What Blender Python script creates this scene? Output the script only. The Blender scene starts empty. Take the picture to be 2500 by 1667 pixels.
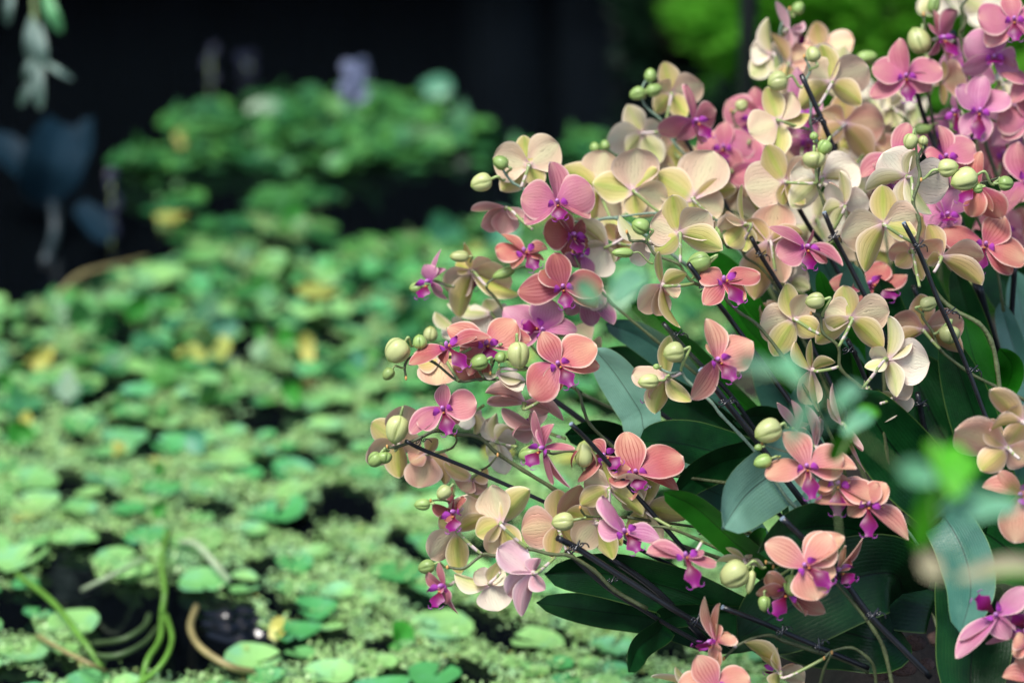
import bpy, bmesh, math, random
import numpy as np
from mathutils import Vector, Matrix, noise
random.seed(7); rng = np.random.default_rng(7)
C = bpy.context.scene.collection
SC = bpy.context.scene

# ------------------------------------------------------------------ camera
CAM_Z, PITCH, LENS = 1.70, math.radians(19.5), 105.0
cam = bpy.data.cameras.new('camera'); cam.lens = LENS; cam.sensor_width = 36.0
cam.clip_start = 0.05; cam.clip_end = 400.0
cam.dof.use_dof = True; cam.dof.focus_distance = 3.29; cam.dof.aperture_fstop = 2.3
camo = bpy.data.objects.new('camera', cam); C.objects.link(camo)
camo.location = (0, 0, CAM_Z); camo.rotation_euler = (math.pi/2 - PITCH, 0, 0)
SC.camera = camo

# ------------------------------------------------------------------ sky and sun (soft light of an overcast day)
SUN_EL, SUN_AZ = math.radians(62), math.radians(215)      # azimuth clockwise from +Y: behind the camera, to its left
w = bpy.data.worlds.new('World'); SC.world = w; w.use_nodes = True
nt = w.node_tree
sky = nt.nodes.new('ShaderNodeTexSky'); sky.sky_type = 'NISHITA'; sky.sun_disc = False
sky.sun_elevation = SUN_EL; sky.sun_rotation = SUN_AZ
sky.air_density = 0.8; sky.dust_density = 2.0; sky.ozone_density = 0.6
bg = nt.nodes['Background']; bg.inputs['Strength'].default_value = 0.08
nt.links.new(sky.outputs[0], bg.inputs['Color'])
sl = bpy.data.lights.new('sun', 'SUN'); sl.energy = 1.5; sl.angle = math.radians(22); sl.color = (1.0, 0.96, 0.91)
so = bpy.data.objects.new('sun', sl); C.objects.link(so)
sd = Vector((math.sin(SUN_AZ)*math.cos(SUN_EL), math.cos(SUN_AZ)*math.cos(SUN_EL), math.sin(SUN_EL)))
so.rotation_euler = sd.to_track_quat('Z', 'Y').to_euler()
SC.view_settings.view_transform = 'Standard'; SC.view_settings.look = 'None'
SC.view_settings.exposure = 1.58; SC.view_settings.gamma = 1.0
SC.view_settings.use_curve_mapping = False
SC.render.engine = 'CYCLES'
SC.cycles.max_bounces = 8; SC.cycles.diffuse_bounces = 3; SC.cycles.glossy_bounces = 3
SC.cycles.transmission_bounces = 4; SC.cycles.transparent_max_bounces = 4
SC.cycles.use_denoising = True

# ------------------------------------------------------------------ pixel of the photograph (2500 wide) <-> point in the place
Q = 36.0/LENS/2500.0
FWD = Vector((0, math.cos(PITCH), -math.sin(PITCH))); UP = Vector((0, math.sin(PITCH), math.cos(PITCH))); RT = Vector((1, 0, 0))
EYE = Vector((0, 0, CAM_Z))
def at(x, y, d): return EYE + FWD*d + RT*((x-1250)*Q*d) + UP*((833.5-y)*Q*d)
def on_level(x, y, z=0.0):
    r = FWD + RT*((x-1250)*Q) + UP*((833.5-y)*Q)
    return EYE + r*((z-CAM_Z)/r.z)
def to_px(p):
    v = Vector(p)-EYE; d = v.dot(FWD)
    return 1250+v.dot(RT)/(Q*d), 833.5-v.dot(UP)/(Q*d), d

# ------------------------------------------------------------------ object helpers
def link(name, data, parent=None, loc=None):
    o = bpy.data.objects.new(name, data); C.objects.link(o)
    if loc is not None: o.location = loc
    if parent is not None:
        o.parent = parent; o.matrix_parent_inverse = Matrix.Translation(world_loc(parent)).inverted()
    return o
def world_loc(o):
    p = Vector(o.location) if o.parent is None else Vector((0, 0, 0))
    return p
def thing(name, label, cat, loc=(0, 0, 0), group=None):
    o = bpy.data.objects.new(name, None); C.objects.link(o); o.location = loc; o.empty_display_size = .05
    o['label'] = label; o['category'] = cat
    if group: o['group'] = group
    return o
def tag(o, label=None, cat=None, group=None, kind=None):
    if label: o['label'] = label
    if cat: o['category'] = cat
    if group: o['group'] = group
    if kind: o['kind'] = kind
    return o
def mesh(name, vs, fs, mat=None, uv=None, smooth=True):
    me = bpy.data.meshes.new(name); me.from_pydata([tuple(v) for v in vs], [], fs)
    if mat is not None:
        for m in (mat if isinstance(mat, (list, tuple)) else [mat]): me.materials.append(m)
    if uv is not None:
        l = me.uv_layers.new(name='UVMap')
        idx = np.empty(len(me.loops), dtype=np.int32); me.loops.foreach_get('vertex_index', idx)
        l.data.foreach_set('uv', np.asarray(uv, dtype=np.float32)[idx].ravel())
    if smooth: me.shade_smooth()
    return me
def obj(name, vs, fs, mat, parent=None, uv=None, smooth=True):
    """a mesh given in world coordinates, origin at the thing that carries it (or at its own middle)"""
    me = mesh(name, vs, fs, mat, uv, smooth)
    o = bpy.data.objects.new(name, me); C.objects.link(o)
    if parent is not None:
        org = ORG.get(parent.name, Vector((0, 0, 0)))
        me.transform(Matrix.Translation(-org)); o.parent = parent; ORG[o.name] = org
    else:
        n = len(vs); c = sum((Vector(v) for v in vs), Vector())/max(n, 1)
        zmin = min(v[2] for v in vs); c.z = zmin
        me.transform(Matrix.Translation(-c)); o.location = c; ORG[o.name] = c
    return o
ORG = {}
def root(name, label, cat, loc, group=None):
    o = thing(name, label, cat, loc, group); ORG[o.name] = Vector(loc); return o
def tube(pts, rad, n=8, cap=True):
    pts = [Vector(p) for p in pts]
    if not hasattr(rad, '__len__'): rad = [rad]*len(pts)
    vs, fs, uv = [], [], []
    t0 = (pts[1]-pts[0]).normalized(); a = t0.orthogonal().normalized(); acc = 0.0
    for i, p in enumerate(pts):
        t = (pts[min(i+1, len(pts)-1)]-pts[max(i-1, 0)])
        t = t.normalized() if t.length > 1e-9 else t0
        a = (a - t*a.dot(t)).normalized(); b = t.cross(a)
        if i: acc += (p-pts[i-1]).length
        for k in range(n):
            an = 2*math.pi*k/n; vs.append(p+(a*math.cos(an)+b*math.sin(an))*rad[i]); uv.append((k/n, acc))
    for i in range(len(pts)-1):
        for k in range(n):
            k2 = (k+1) % n; fs.append((i*n+k, i*n+k2, (i+1)*n+k2, (i+1)*n+k))
    if cap:
        fs.append(tuple(range(n))[::-1]); fs.append(tuple((len(pts)-1)*n+k for k in range(n)))
    return vs, fs, uv
def spline(pts, k=5):
    pts = [Vector(p) for p in pts]
    if len(pts) < 3: 
        return [pts[0].lerp(pts[-1], i/k) for i in range(k+1)]
    out = []
    for i in range(len(pts)-1):
        p0 = pts[i-1] if i else pts[0]*2-pts[1]; p1, p2 = pts[i], pts[i+1]
        p3 = pts[i+2] if i+2 < len(pts) else p2*2-p1
        for j in range(k):
            t = j/k
            out.append(0.5*((2*p1)+(p2-p0)*t+(2*p0-5*p1+4*p2-p3)*t*t+(3*p1-p0-3*p2+p3)*t**3))
    out.append(pts[-1]); return out
def join(*parts):
    vs, fs, uv = [], [], []
    for p in parts:
        b = len(vs); vs += p[0]; fs += [tuple(i+b for i in f) for f in p[1]]
        uv += p[2] if len(p) > 2 else [(0, 0)]*len(p[0])
    return vs, fs, uv

# ------------------------------------------------------------------ materials
def newmat(name):
    m = bpy.data.materials.new(name); m.use_nodes = True
    nt = m.node_tree; nt.nodes.clear(); return m, nt
def N(nt, t, **kw):
    n = nt.nodes.new(t)
    for k, v in kw.items():
        if k in ('operation', 'blend_type', 'data_type', 'attribute_name', 'attribute_type', 'feature', 'noise_dimensions', 'wave_type', 'bands_direction', 'interpolation_type', 'clamp'): setattr(n, k, v)
        else: n.inputs[k.replace('_', ' ')].default_value = v
    return n
def L(nt, a, b): nt.links.new(a, b)
def val(nt, op, a, b=None, c=None, clamp=False):
    n = nt.nodes.new('ShaderNodeMath'); n.operation = op; n.use_clamp = clamp
    for i, x in enumerate((a, b, c)):
        if x is None: continue
        if isinstance(x, (int, float)): n.inputs[i].default_value = x
        else: L(nt, x, n.inputs[i])
    return n.outputs[0]
def mixc(nt, f, a, b, blend='MIX'):
    n = nt.nodes.new('ShaderNodeMix'); n.data_type = 'RGBA'; n.blend_type = blend; n.clamp_factor = True
    if isinstance(f, (int, float)): n.inputs[0].default_value = f
    else: L(nt, f, n.inputs[0])
    for i, x in ((6, a), (7, b)):
        if isinstance(x, tuple): n.inputs[i].default_value = (*x, 1)
        else: L(nt, x, n.inputs[i])
    return n.outputs[2]
def sstep(nt, x, lo, hi):
    n = nt.nodes.new('ShaderNodeMapRange'); n.interpolation_type = 'SMOOTHSTEP'
    L(nt, x, n.inputs[0]); n.inputs[1].default_value = lo; n.inputs[2].default_value = hi
    return n.outputs[0]
def principled(nt, col, rough=.5, spec=.5, trans=0.0, bump=None, tcol=None, coat=0.0):
    p = nt.nodes.new('ShaderNodeBsdfPrincipled'); out = nt.nodes.new('ShaderNodeOutputMaterial')
    if isinstance(col, tuple): p.inputs['Base Color'].default_value = (*col, 1)
    else: L(nt, col, p.inputs['Base Color'])
    if isinstance(rough, (int, float)): p.inputs['Roughness'].default_value = rough
    else: L(nt, rough, p.inputs['Roughness'])
    p.inputs['Specular IOR Level'].default_value = spec
    p.inputs['Coat Weight'].default_value = coat
    if bump is not None: L(nt, bump, p.inputs['Normal'])
    if trans:
        t = nt.nodes.new('ShaderNodeBsdfTranslucent'); mx = nt.nodes.new('ShaderNodeMixShader'); mx.inputs[0].default_value = trans
        c = tcol if tcol is not None else col
        if isinstance(c, tuple): t.inputs[0].default_value = (*c, 1)
        else: L(nt, c, t.inputs[0])
        L(nt, p.outputs[0], mx.inputs[1]); L(nt, t.outputs[0], mx.inputs[2]); L(nt, mx.outputs[0], out.inputs[0])
    else: L(nt, p.outputs[0], out.inputs[0])
    return p
def simple(name, col, rough=.5, spec=.5, var=.25, scale=20, trans=0.0, bump=0.0, bscale=60, col2=None, coat=0.0):
    m, nt = newmat(name)
    tc = nt.nodes.new('ShaderNodeNewGeometry'); nz = N(nt, 'ShaderNodeTexNoise', Scale=scale, Detail=4.0)
    L(nt, tc.outputs['Position'], nz.inputs['Vector'])
    c2 = col2 or tuple(c*(1-var) for c in col); c1 = tuple(min(1, c*(1+var)) for c in col)
    oi = nt.nodes.new('ShaderNodeObjectInfo')
    f = val(nt, 'ADD', val(nt, 'MULTIPLY', sstep(nt, nz.outputs[0], .35, .65), .6), val(nt, 'MULTIPLY', oi.outputs['Random'], .4))
    c = mixc(nt, f, c1, c2)
    b = None
    if bump:
        n2 = N(nt, 'ShaderNodeTexNoise', Scale=bscale, Detail=5.0); L(nt, tc.outputs['Position'], n2.inputs['Vector'])
        bp = nt.nodes.new('ShaderNodeBump'); bp.inputs['Strength'].default_value = bump; bp.inputs['Distance'].default_value = .01
        L(nt, n2.outputs[0], bp.inputs['Height']); b = bp.outputs[0]
    principled(nt, c, rough, spec, trans, b, coat=coat); return m

FRONT = {  # body, base, tip, vein colour of the face
    'r': ((.49, .130, .115), (.46, .045, .15), (.64, .40, .24), (.27, .022, .03)),
    'o': ((.58, .235, .175), (.54, .11, .20), (.68, .48, .30), (.32, .05, .045)),
    'p': ((.50, .150, .205), (.50, .08, .27), (.62, .34, .27), (.30, .04, .08)),
    'm': ((.52, .185, .31), (.50, .10, .37), (.66, .40, .44), (.36, .06, .18)),
    'd': ((.33, .080, .085), (.32, .04, .11), (.44, .17, .10), (.20, .02, .025)),
}
BACK = {   # petal body, petal midrib, sepal body, sepal midrib, edge
    'y': ((.74, .53, .36), (.78, .72, .42), (.60, .52, .15), (.42, .50, .07), (.82, .62, .40)),
    'w': ((.84, .74, .58), (.80, .78, .58), (.66, .62, .30), (.52, .58, .18), (.84, .74, .64)),
    'h': ((.74, .38, .27), (.76, .58, .32), (.62, .43, .17), (.50, .45, .10), (.82, .56, .42)),
    'l': ((.74, .44, .50), (.78, .56, .54), (.70, .36, .40), (.66, .42, .42), (.80, .60, .62)),
    'q': ((.72, .36, .32), (.76, .50, .42), (.62, .30, .26), (.60, .34, .28), (.80, .56, .48)),
}
TM = {}
def tepal_mat(fr, bk, part):
    key = (fr, bk, part)
    if key in TM: return TM[key]
    m, nt = newmat('tepal_%s_%s_%s' % key)
    body, base, tip, vein = FRONT[fr]; B = BACK[bk]
    uvn = nt.nodes.new('ShaderNodeUVMap'); sep = nt.nodes.new('ShaderNodeSeparateXYZ'); L(nt, uvn.outputs[0], sep.inputs[0])
    geo = nt.nodes.new('ShaderNodeNewGeometry'); oi = nt.nodes.new('ShaderNodeObjectInfo')
    nz = N(nt, 'ShaderNodeTexNoise', Scale=160.0, Detail=3.0); L(nt, geo.outputs['Position'], nz.inputs['Vector'])
    nz2 = N(nt, 'ShaderNodeTexNoise', Scale=38.0, Detail=3.0); L(nt, geo.outputs['Position'], nz2.inputs['Vector'])
    u = val(nt, 'SUBTRACT', val(nt, 'MULTIPLY', sep.outputs[0], 2.0), 1.0); v = sep.outputs[1]
    au = val(nt, 'ABSOLUTE', u)
    uw = val(nt, 'ADD', u, val(nt, 'MULTIPLY', val(nt, 'SUBTRACT', nz.outputs[0], .5), .10 if part == 's' else .22))
    # main veins: lines of constant u, fading to the margin and the tip
    ln = val(nt, 'ABSOLUTE', val(nt, 'SINE', val(nt, 'MULTIPLY', uw, 12.5 if part == 's' else 20.0)))
    ln = val(nt, 'SUBTRACT', 1.0, sstep(nt, ln, .05, .42 if part == 's' else .5))
    ln2 = val(nt, 'ABSOLUTE', val(nt, 'SINE', val(nt, 'MULTIPLY', uw, 41.0 if part == 's' else 55.0)))
    ln2 = val(nt, 'SUBTRACT', 1.0, sstep(nt, ln2, .05, .6))
    fade = val(nt, 'MULTIPLY', val(nt, 'SUBTRACT', 1.0, sstep(nt, au, .5, 1.0)), val(nt, 'SUBTRACT', 1.0, sstep(nt, v, .55, 1.0)))
    rim = val(nt, 'MAXIMUM', sstep(nt, au, .84, 1.0), sstep(nt, v, .93, .99))
    patch = sstep(nt, nz2.outputs[0], .3, .7)
    cf = mixc(nt, sstep(nt, v, .05, .55), base, body)
    tipf = val(nt, 'MULTIPLY', val(nt, 'MULTIPLY', sstep(nt, v, .5, 1.0), val(nt, 'SUBTRACT', 1.0, sstep(nt, au, .1, .75))), .65)
    cf = mixc(nt, tipf, cf, tip)
    cf = mixc(nt, val(nt, 'MULTIPLY', patch, .30), cf, tip)
    cf = mixc(nt, val(nt, 'MULTIPLY', val(nt, 'MULTIPLY', ln, fade), .85 if part == 's' else .30), cf, vein)
    cf = mixc(nt, val(nt, 'MULTIPLY', val(nt, 'MULTIPLY', ln2, fade), .22), cf, vein)
    cf = mixc(nt, val(nt, 'MULTIPLY', rim, .60), cf, (.88, .70, .56))
    bb, bm = (B[0], B[1]) if part == 'p' else (B[2], B[3])
    mid = val(nt, 'SUBTRACT', 1.0, sstep(nt, au, .0, .62 if part == 'p' else .40))
    cb = mixc(nt, val(nt, 'MULTIPLY', mid, .85), bb, bm)
    cb = mixc(nt, val(nt, 'MULTIPLY', sstep(nt, au, .45, 1.0), .6), cb, B[4])
    cb = mixc(nt, val(nt, 'MULTIPLY', patch, .2), cb, B[1])
    cb = mixc(nt, val(nt, 'MULTIPLY', val(nt, 'MULTIPLY', ln, fade), .15), cb, tuple(c*.62 for c in bb))
    cb = mixc(nt, val(nt, 'MULTIPLY', val(nt, 'SUBTRACT', 1.0, sstep(nt, v, .0, .22)), .8), cb, (.80, .50, .62))
    cb = mixc(nt, val(nt, 'MULTIPLY', rim, .5), cb, (.90, .78, .62))
    col = mixc(nt, geo.outputs['Backfacing'], cf, cb)
    hs = nt.nodes.new('ShaderNodeHueSaturation'); hs.inputs['Saturation'].default_value = .97; L(nt, col, hs.inputs['Color'])
    L(nt, val(nt, 'ADD', val(nt, 'MULTIPLY', oi.outputs['Random'], .022), .489), hs.inputs['Hue'])
    L(nt, val(nt, 'ADD', val(nt, 'MULTIPLY', oi.outputs['Random'], .2), .88), hs.inputs['Value'])
    hgt = val(nt, 'ADD', val(nt, 'MULTIPLY', ln, .5), val(nt, 'MULTIPLY', nz.outputs[0], .7))
    bp = nt.nodes.new('ShaderNodeBump'); bp.inputs['Strength'].default_value = .5; bp.inputs['Distance'].default_value = .0010
    L(nt, hgt, bp.inputs['Height'])
    principled(nt, hs.outputs[0], .50, .22, .24, bp.outputs[0])
    TM[key] = m; return m

def lip_mat(name, c1, c2, spot=None):
    m, nt = newmat(name)
    uvn = nt.nodes.new('ShaderNodeUVMap'); sep = nt.nodes.new('ShaderNodeSeparateXYZ'); L(nt, uvn.outputs[0], sep.inputs[0])
    c = mixc(nt, sstep(nt, sep.outputs[1], .25, .95), c1, c2)
    u = val(nt, 'ABSOLUTE', val(nt, 'SUBTRACT', val(nt, 'MULTIPLY', sep.outputs[0], 2.0), 1.0))
    c = mixc(nt, val(nt, 'MULTIPLY', sstep(nt, u, .8, 1.0), .35), c, (.50, .10, .42))
    principled(nt, c, .42, .4, .2); return m
M_LIP = lip_mat('lip_magenta', (.12, .002, .022), (.22, .003, .15))
M_LOBE = lip_mat('lip_lobe_purple', (.40, .06, .42), (.17, .003, .09))
M_COL = lip_mat('column_lilac', (.42, .03, .44), (.62, .30, .64))
M_CALLUS = simple('callus_amber', (.60, .24, .06), .4, .5, .3, 300)
def grad_mat(name, c1, c2, rough=.45, scale=1.0, spec=.5):
    m, nt = newmat(name); uvn = nt.nodes.new('ShaderNodeUVMap'); sep = nt.nodes.new('ShaderNodeSeparateXYZ'); L(nt, uvn.outputs[0], sep.inputs[0])
    geo = nt.nodes.new('ShaderNodeNewGeometry'); nz = N(nt, 'ShaderNodeTexNoise', Scale=90.0, Detail=3.0); L(nt, geo.outputs['Position'], nz.inputs['Vector'])
    f = val(nt, 'ADD', sep.outputs[1], val(nt, 'MULTIPLY', val(nt, 'SUBTRACT', nz.outputs[0], .5), .5))
    c = mixc(nt, sstep(nt, f, 0.0, scale), c1, c2)
    principled(nt, c, rough, spec, .08); return m
M_PED = grad_mat('pedicel', (.58, .48, .44), (.25, .33, .11), .42, .02)
M_PEDG = grad_mat('bud_stalk', (.34, .46, .16), (.26, .34, .13), .42, .03)
M_STEM = simple('spike_stem', (.085, .105, .042), .42, .5, .35, 60, bump=.2, bscale=300)
M_STEML = simple('spike_stem_grey_green', (.16, .24, .17), .42, .5, .3, 60, bump=.2, bscale=300)
M_STAKE = simple('stake_black_plastic', (.008, .009, .011), .28, .5, .3, 40)
M_CUT = simple('stake_cut_end', (.20, .26, .32), .6, .5, .2, 400)
M_CLIP = simple('clip_black', (.007, .009, .014), .2, .6, .2, 40, coat=.3)
M_BRACT = simple('dry_bract', (.55, .30, .10), .6, .3, .3, 200)
def bud_mat(name, c1, c2, tipc):
    m, nt = newmat(name); uvn = nt.nodes.new('ShaderNodeUVMap'); sep = nt.nodes.new('ShaderNodeSeparateXYZ'); L(nt, uvn.outputs[0], sep.inputs[0])
    geo = nt.nodes.new('ShaderNodeNewGeometry'); nz = N(nt, 'ShaderNodeTexNoise', Scale=120.0, Detail=3.0); L(nt, geo.outputs['Position'], nz.inputs['Vector'])
    ln = sep.outputs[0]
    c = mixc(nt, val(nt, 'MULTIPLY', val(nt, 'SUBTRACT', 1.0, sstep(nt, ln, 0.02, .30)), 1.0), c1, tuple(x*.55 for x in c2))
    ln3 = val(nt, 'ABSOLUTE', val(nt, 'SINE', val(nt, 'MULTIPLY', ln, 9.0)))
    c = mixc(nt, val(nt, 'MULTIPLY', val(nt, 'SUBTRACT', 1.0, sstep(nt, ln3, 0, .5)), .35), c, c2)
    c = mixc(nt, val(nt, 'MULTIPLY', nz.outputs[0], .4), c, c2)
    c = mixc(nt, sstep(nt, sep.outputs[1], .82, 1.0), c, tipc)
    oi = nt.nodes.new('ShaderNodeObjectInfo'); hs = nt.nodes.new('ShaderNodeHueSaturation'); L(nt, c, hs.inputs['Color'])
    L(nt, val(nt, 'ADD', val(nt, 'MULTIPLY', oi.outputs['Random'], .25), .85), hs.inputs['Value'])
    principled(nt, hs.outputs[0], .38, .5, .12); return m
M_BUD = bud_mat('bud_pale_green', (.54, .58, .25), (.36, .44, .13), (.36, .46, .12))
M_BUDG = bud_mat('bud_green', (.32, .46, .14), (.17, .29, .06), (.24, .36, .08))

def leaf_mat(name, c1, c2, rough=.3, vein=.5, spec=.5, trans=.06, nv=34, sheen=0.0):
    m, nt = newmat(name); uvn = nt.nodes.new('ShaderNodeUVMap'); sep = nt.nodes.new('ShaderNodeSeparateXYZ'); L(nt, uvn.outputs[0], sep.inputs[0])
    geo = nt.nodes.new('ShaderNodeNewGeometry'); nz = N(nt, 'ShaderNodeTexNoise', Scale=30.0, Detail=5.0); L(nt, geo.outputs['Position'], nz.inputs['Vector'])
    nf = N(nt, 'ShaderNodeTexNoise', Scale=260.0, Detail=3.0); L(nt, geo.outputs['Position'], nf.inputs['Vector'])
    u = val(nt, 'SUBTRACT', val(nt, 'MULTIPLY', sep.outputs[0], 2.0), 1.0); au = val(nt, 'ABSOLUTE', u)
    ln = val(nt, 'ABSOLUTE', val(nt, 'SINE', val(nt, 'MULTIPLY', u, nv)))
    c = mixc(nt, sstep(nt, nz.outputs[0], .3, .7), c1, c2)
    c = mixc(nt, val(nt, 'MULTIPLY', val(nt, 'SUBTRACT', 1.0, sstep(nt, ln, 0, .5)), .22*vein), c, tuple(x*.5 for x in c1))
    c = mixc(nt, val(nt, 'SUBTRACT', 1.0, sstep(nt, au, .0, .05)), c, tuple(x*.4 for x in c1))
    c = mixc(nt, val(nt, 'MULTIPLY', sstep(nt, au, .95, 1.0), .5), c, (.16, .26, .06))
    oi = nt.nodes.new('ShaderNodeObjectInfo'); hs = nt.nodes.new('ShaderNodeHueSaturation'); L(nt, c, hs.inputs['Color'])
    L(nt, val(nt, 'ADD', val(nt, 'MULTIPLY', oi.outputs['Random'], .5), .75), hs.inputs['Value'])
    bp = nt.nodes.new('ShaderNodeBump'); bp.inputs['Strength'].default_value = .25; bp.inputs['Distance'].default_value = .0015
    L(nt, val(nt, 'ADD', val(nt, 'MULTIPLY', ln, .3), nf.outputs[0]), bp.inputs['Height'])
    r = val(nt, 'ADD', val(nt, 'MULTIPLY', nz.outputs[0], .18), rough-.06)
    principled(nt, hs.outputs[0], r, spec, trans, bp.outputs[0]); return m
M_LEAF = leaf_mat('orchid_leaf_dark', (.0025, .028, .006), (.005, .055, .010), .35, .5, .30)
M_LEAFB = leaf_mat('orchid_leaf_sky_tint', (.036, .135, .095), (.055, .18, .125), .34, 1.0, 1.0)  # blue-green base colour carries the sky's sheen on the leaf
M_LEAFS = leaf_mat('orchid_leaf_painted_sheen', (.13, .29, .205), (.16, .34, .245), .36, .8, 1.0)  # base colour lightened to paint in the sky sheen that gloss leaves weak
M_LEAFM = leaf_mat('orchid_leaf_mid', (.022, .095, .065), (.035, .125, .085), .38, 1.0, .6)
M_LEAFG = leaf_mat('orchid_leaf_fresh', (.008, .12, .004), (.014, .16, .006), .36, .5, .3)
M_FRESH = leaf_mat('twig_leaf_fresh', (.06, .36, .010), (.11, .44, .02), .4, .3, .4, .35)
M_TEAL = leaf_mat('twig_leaf_teal', (.15, .44, .22), (.24, .52, .32), .35, .3, .6, .3)
M_BEIGE = simple('twig_leaf_beige', (.40, .36, .22), .5, .4, .2, 30, trans=.2)
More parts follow.
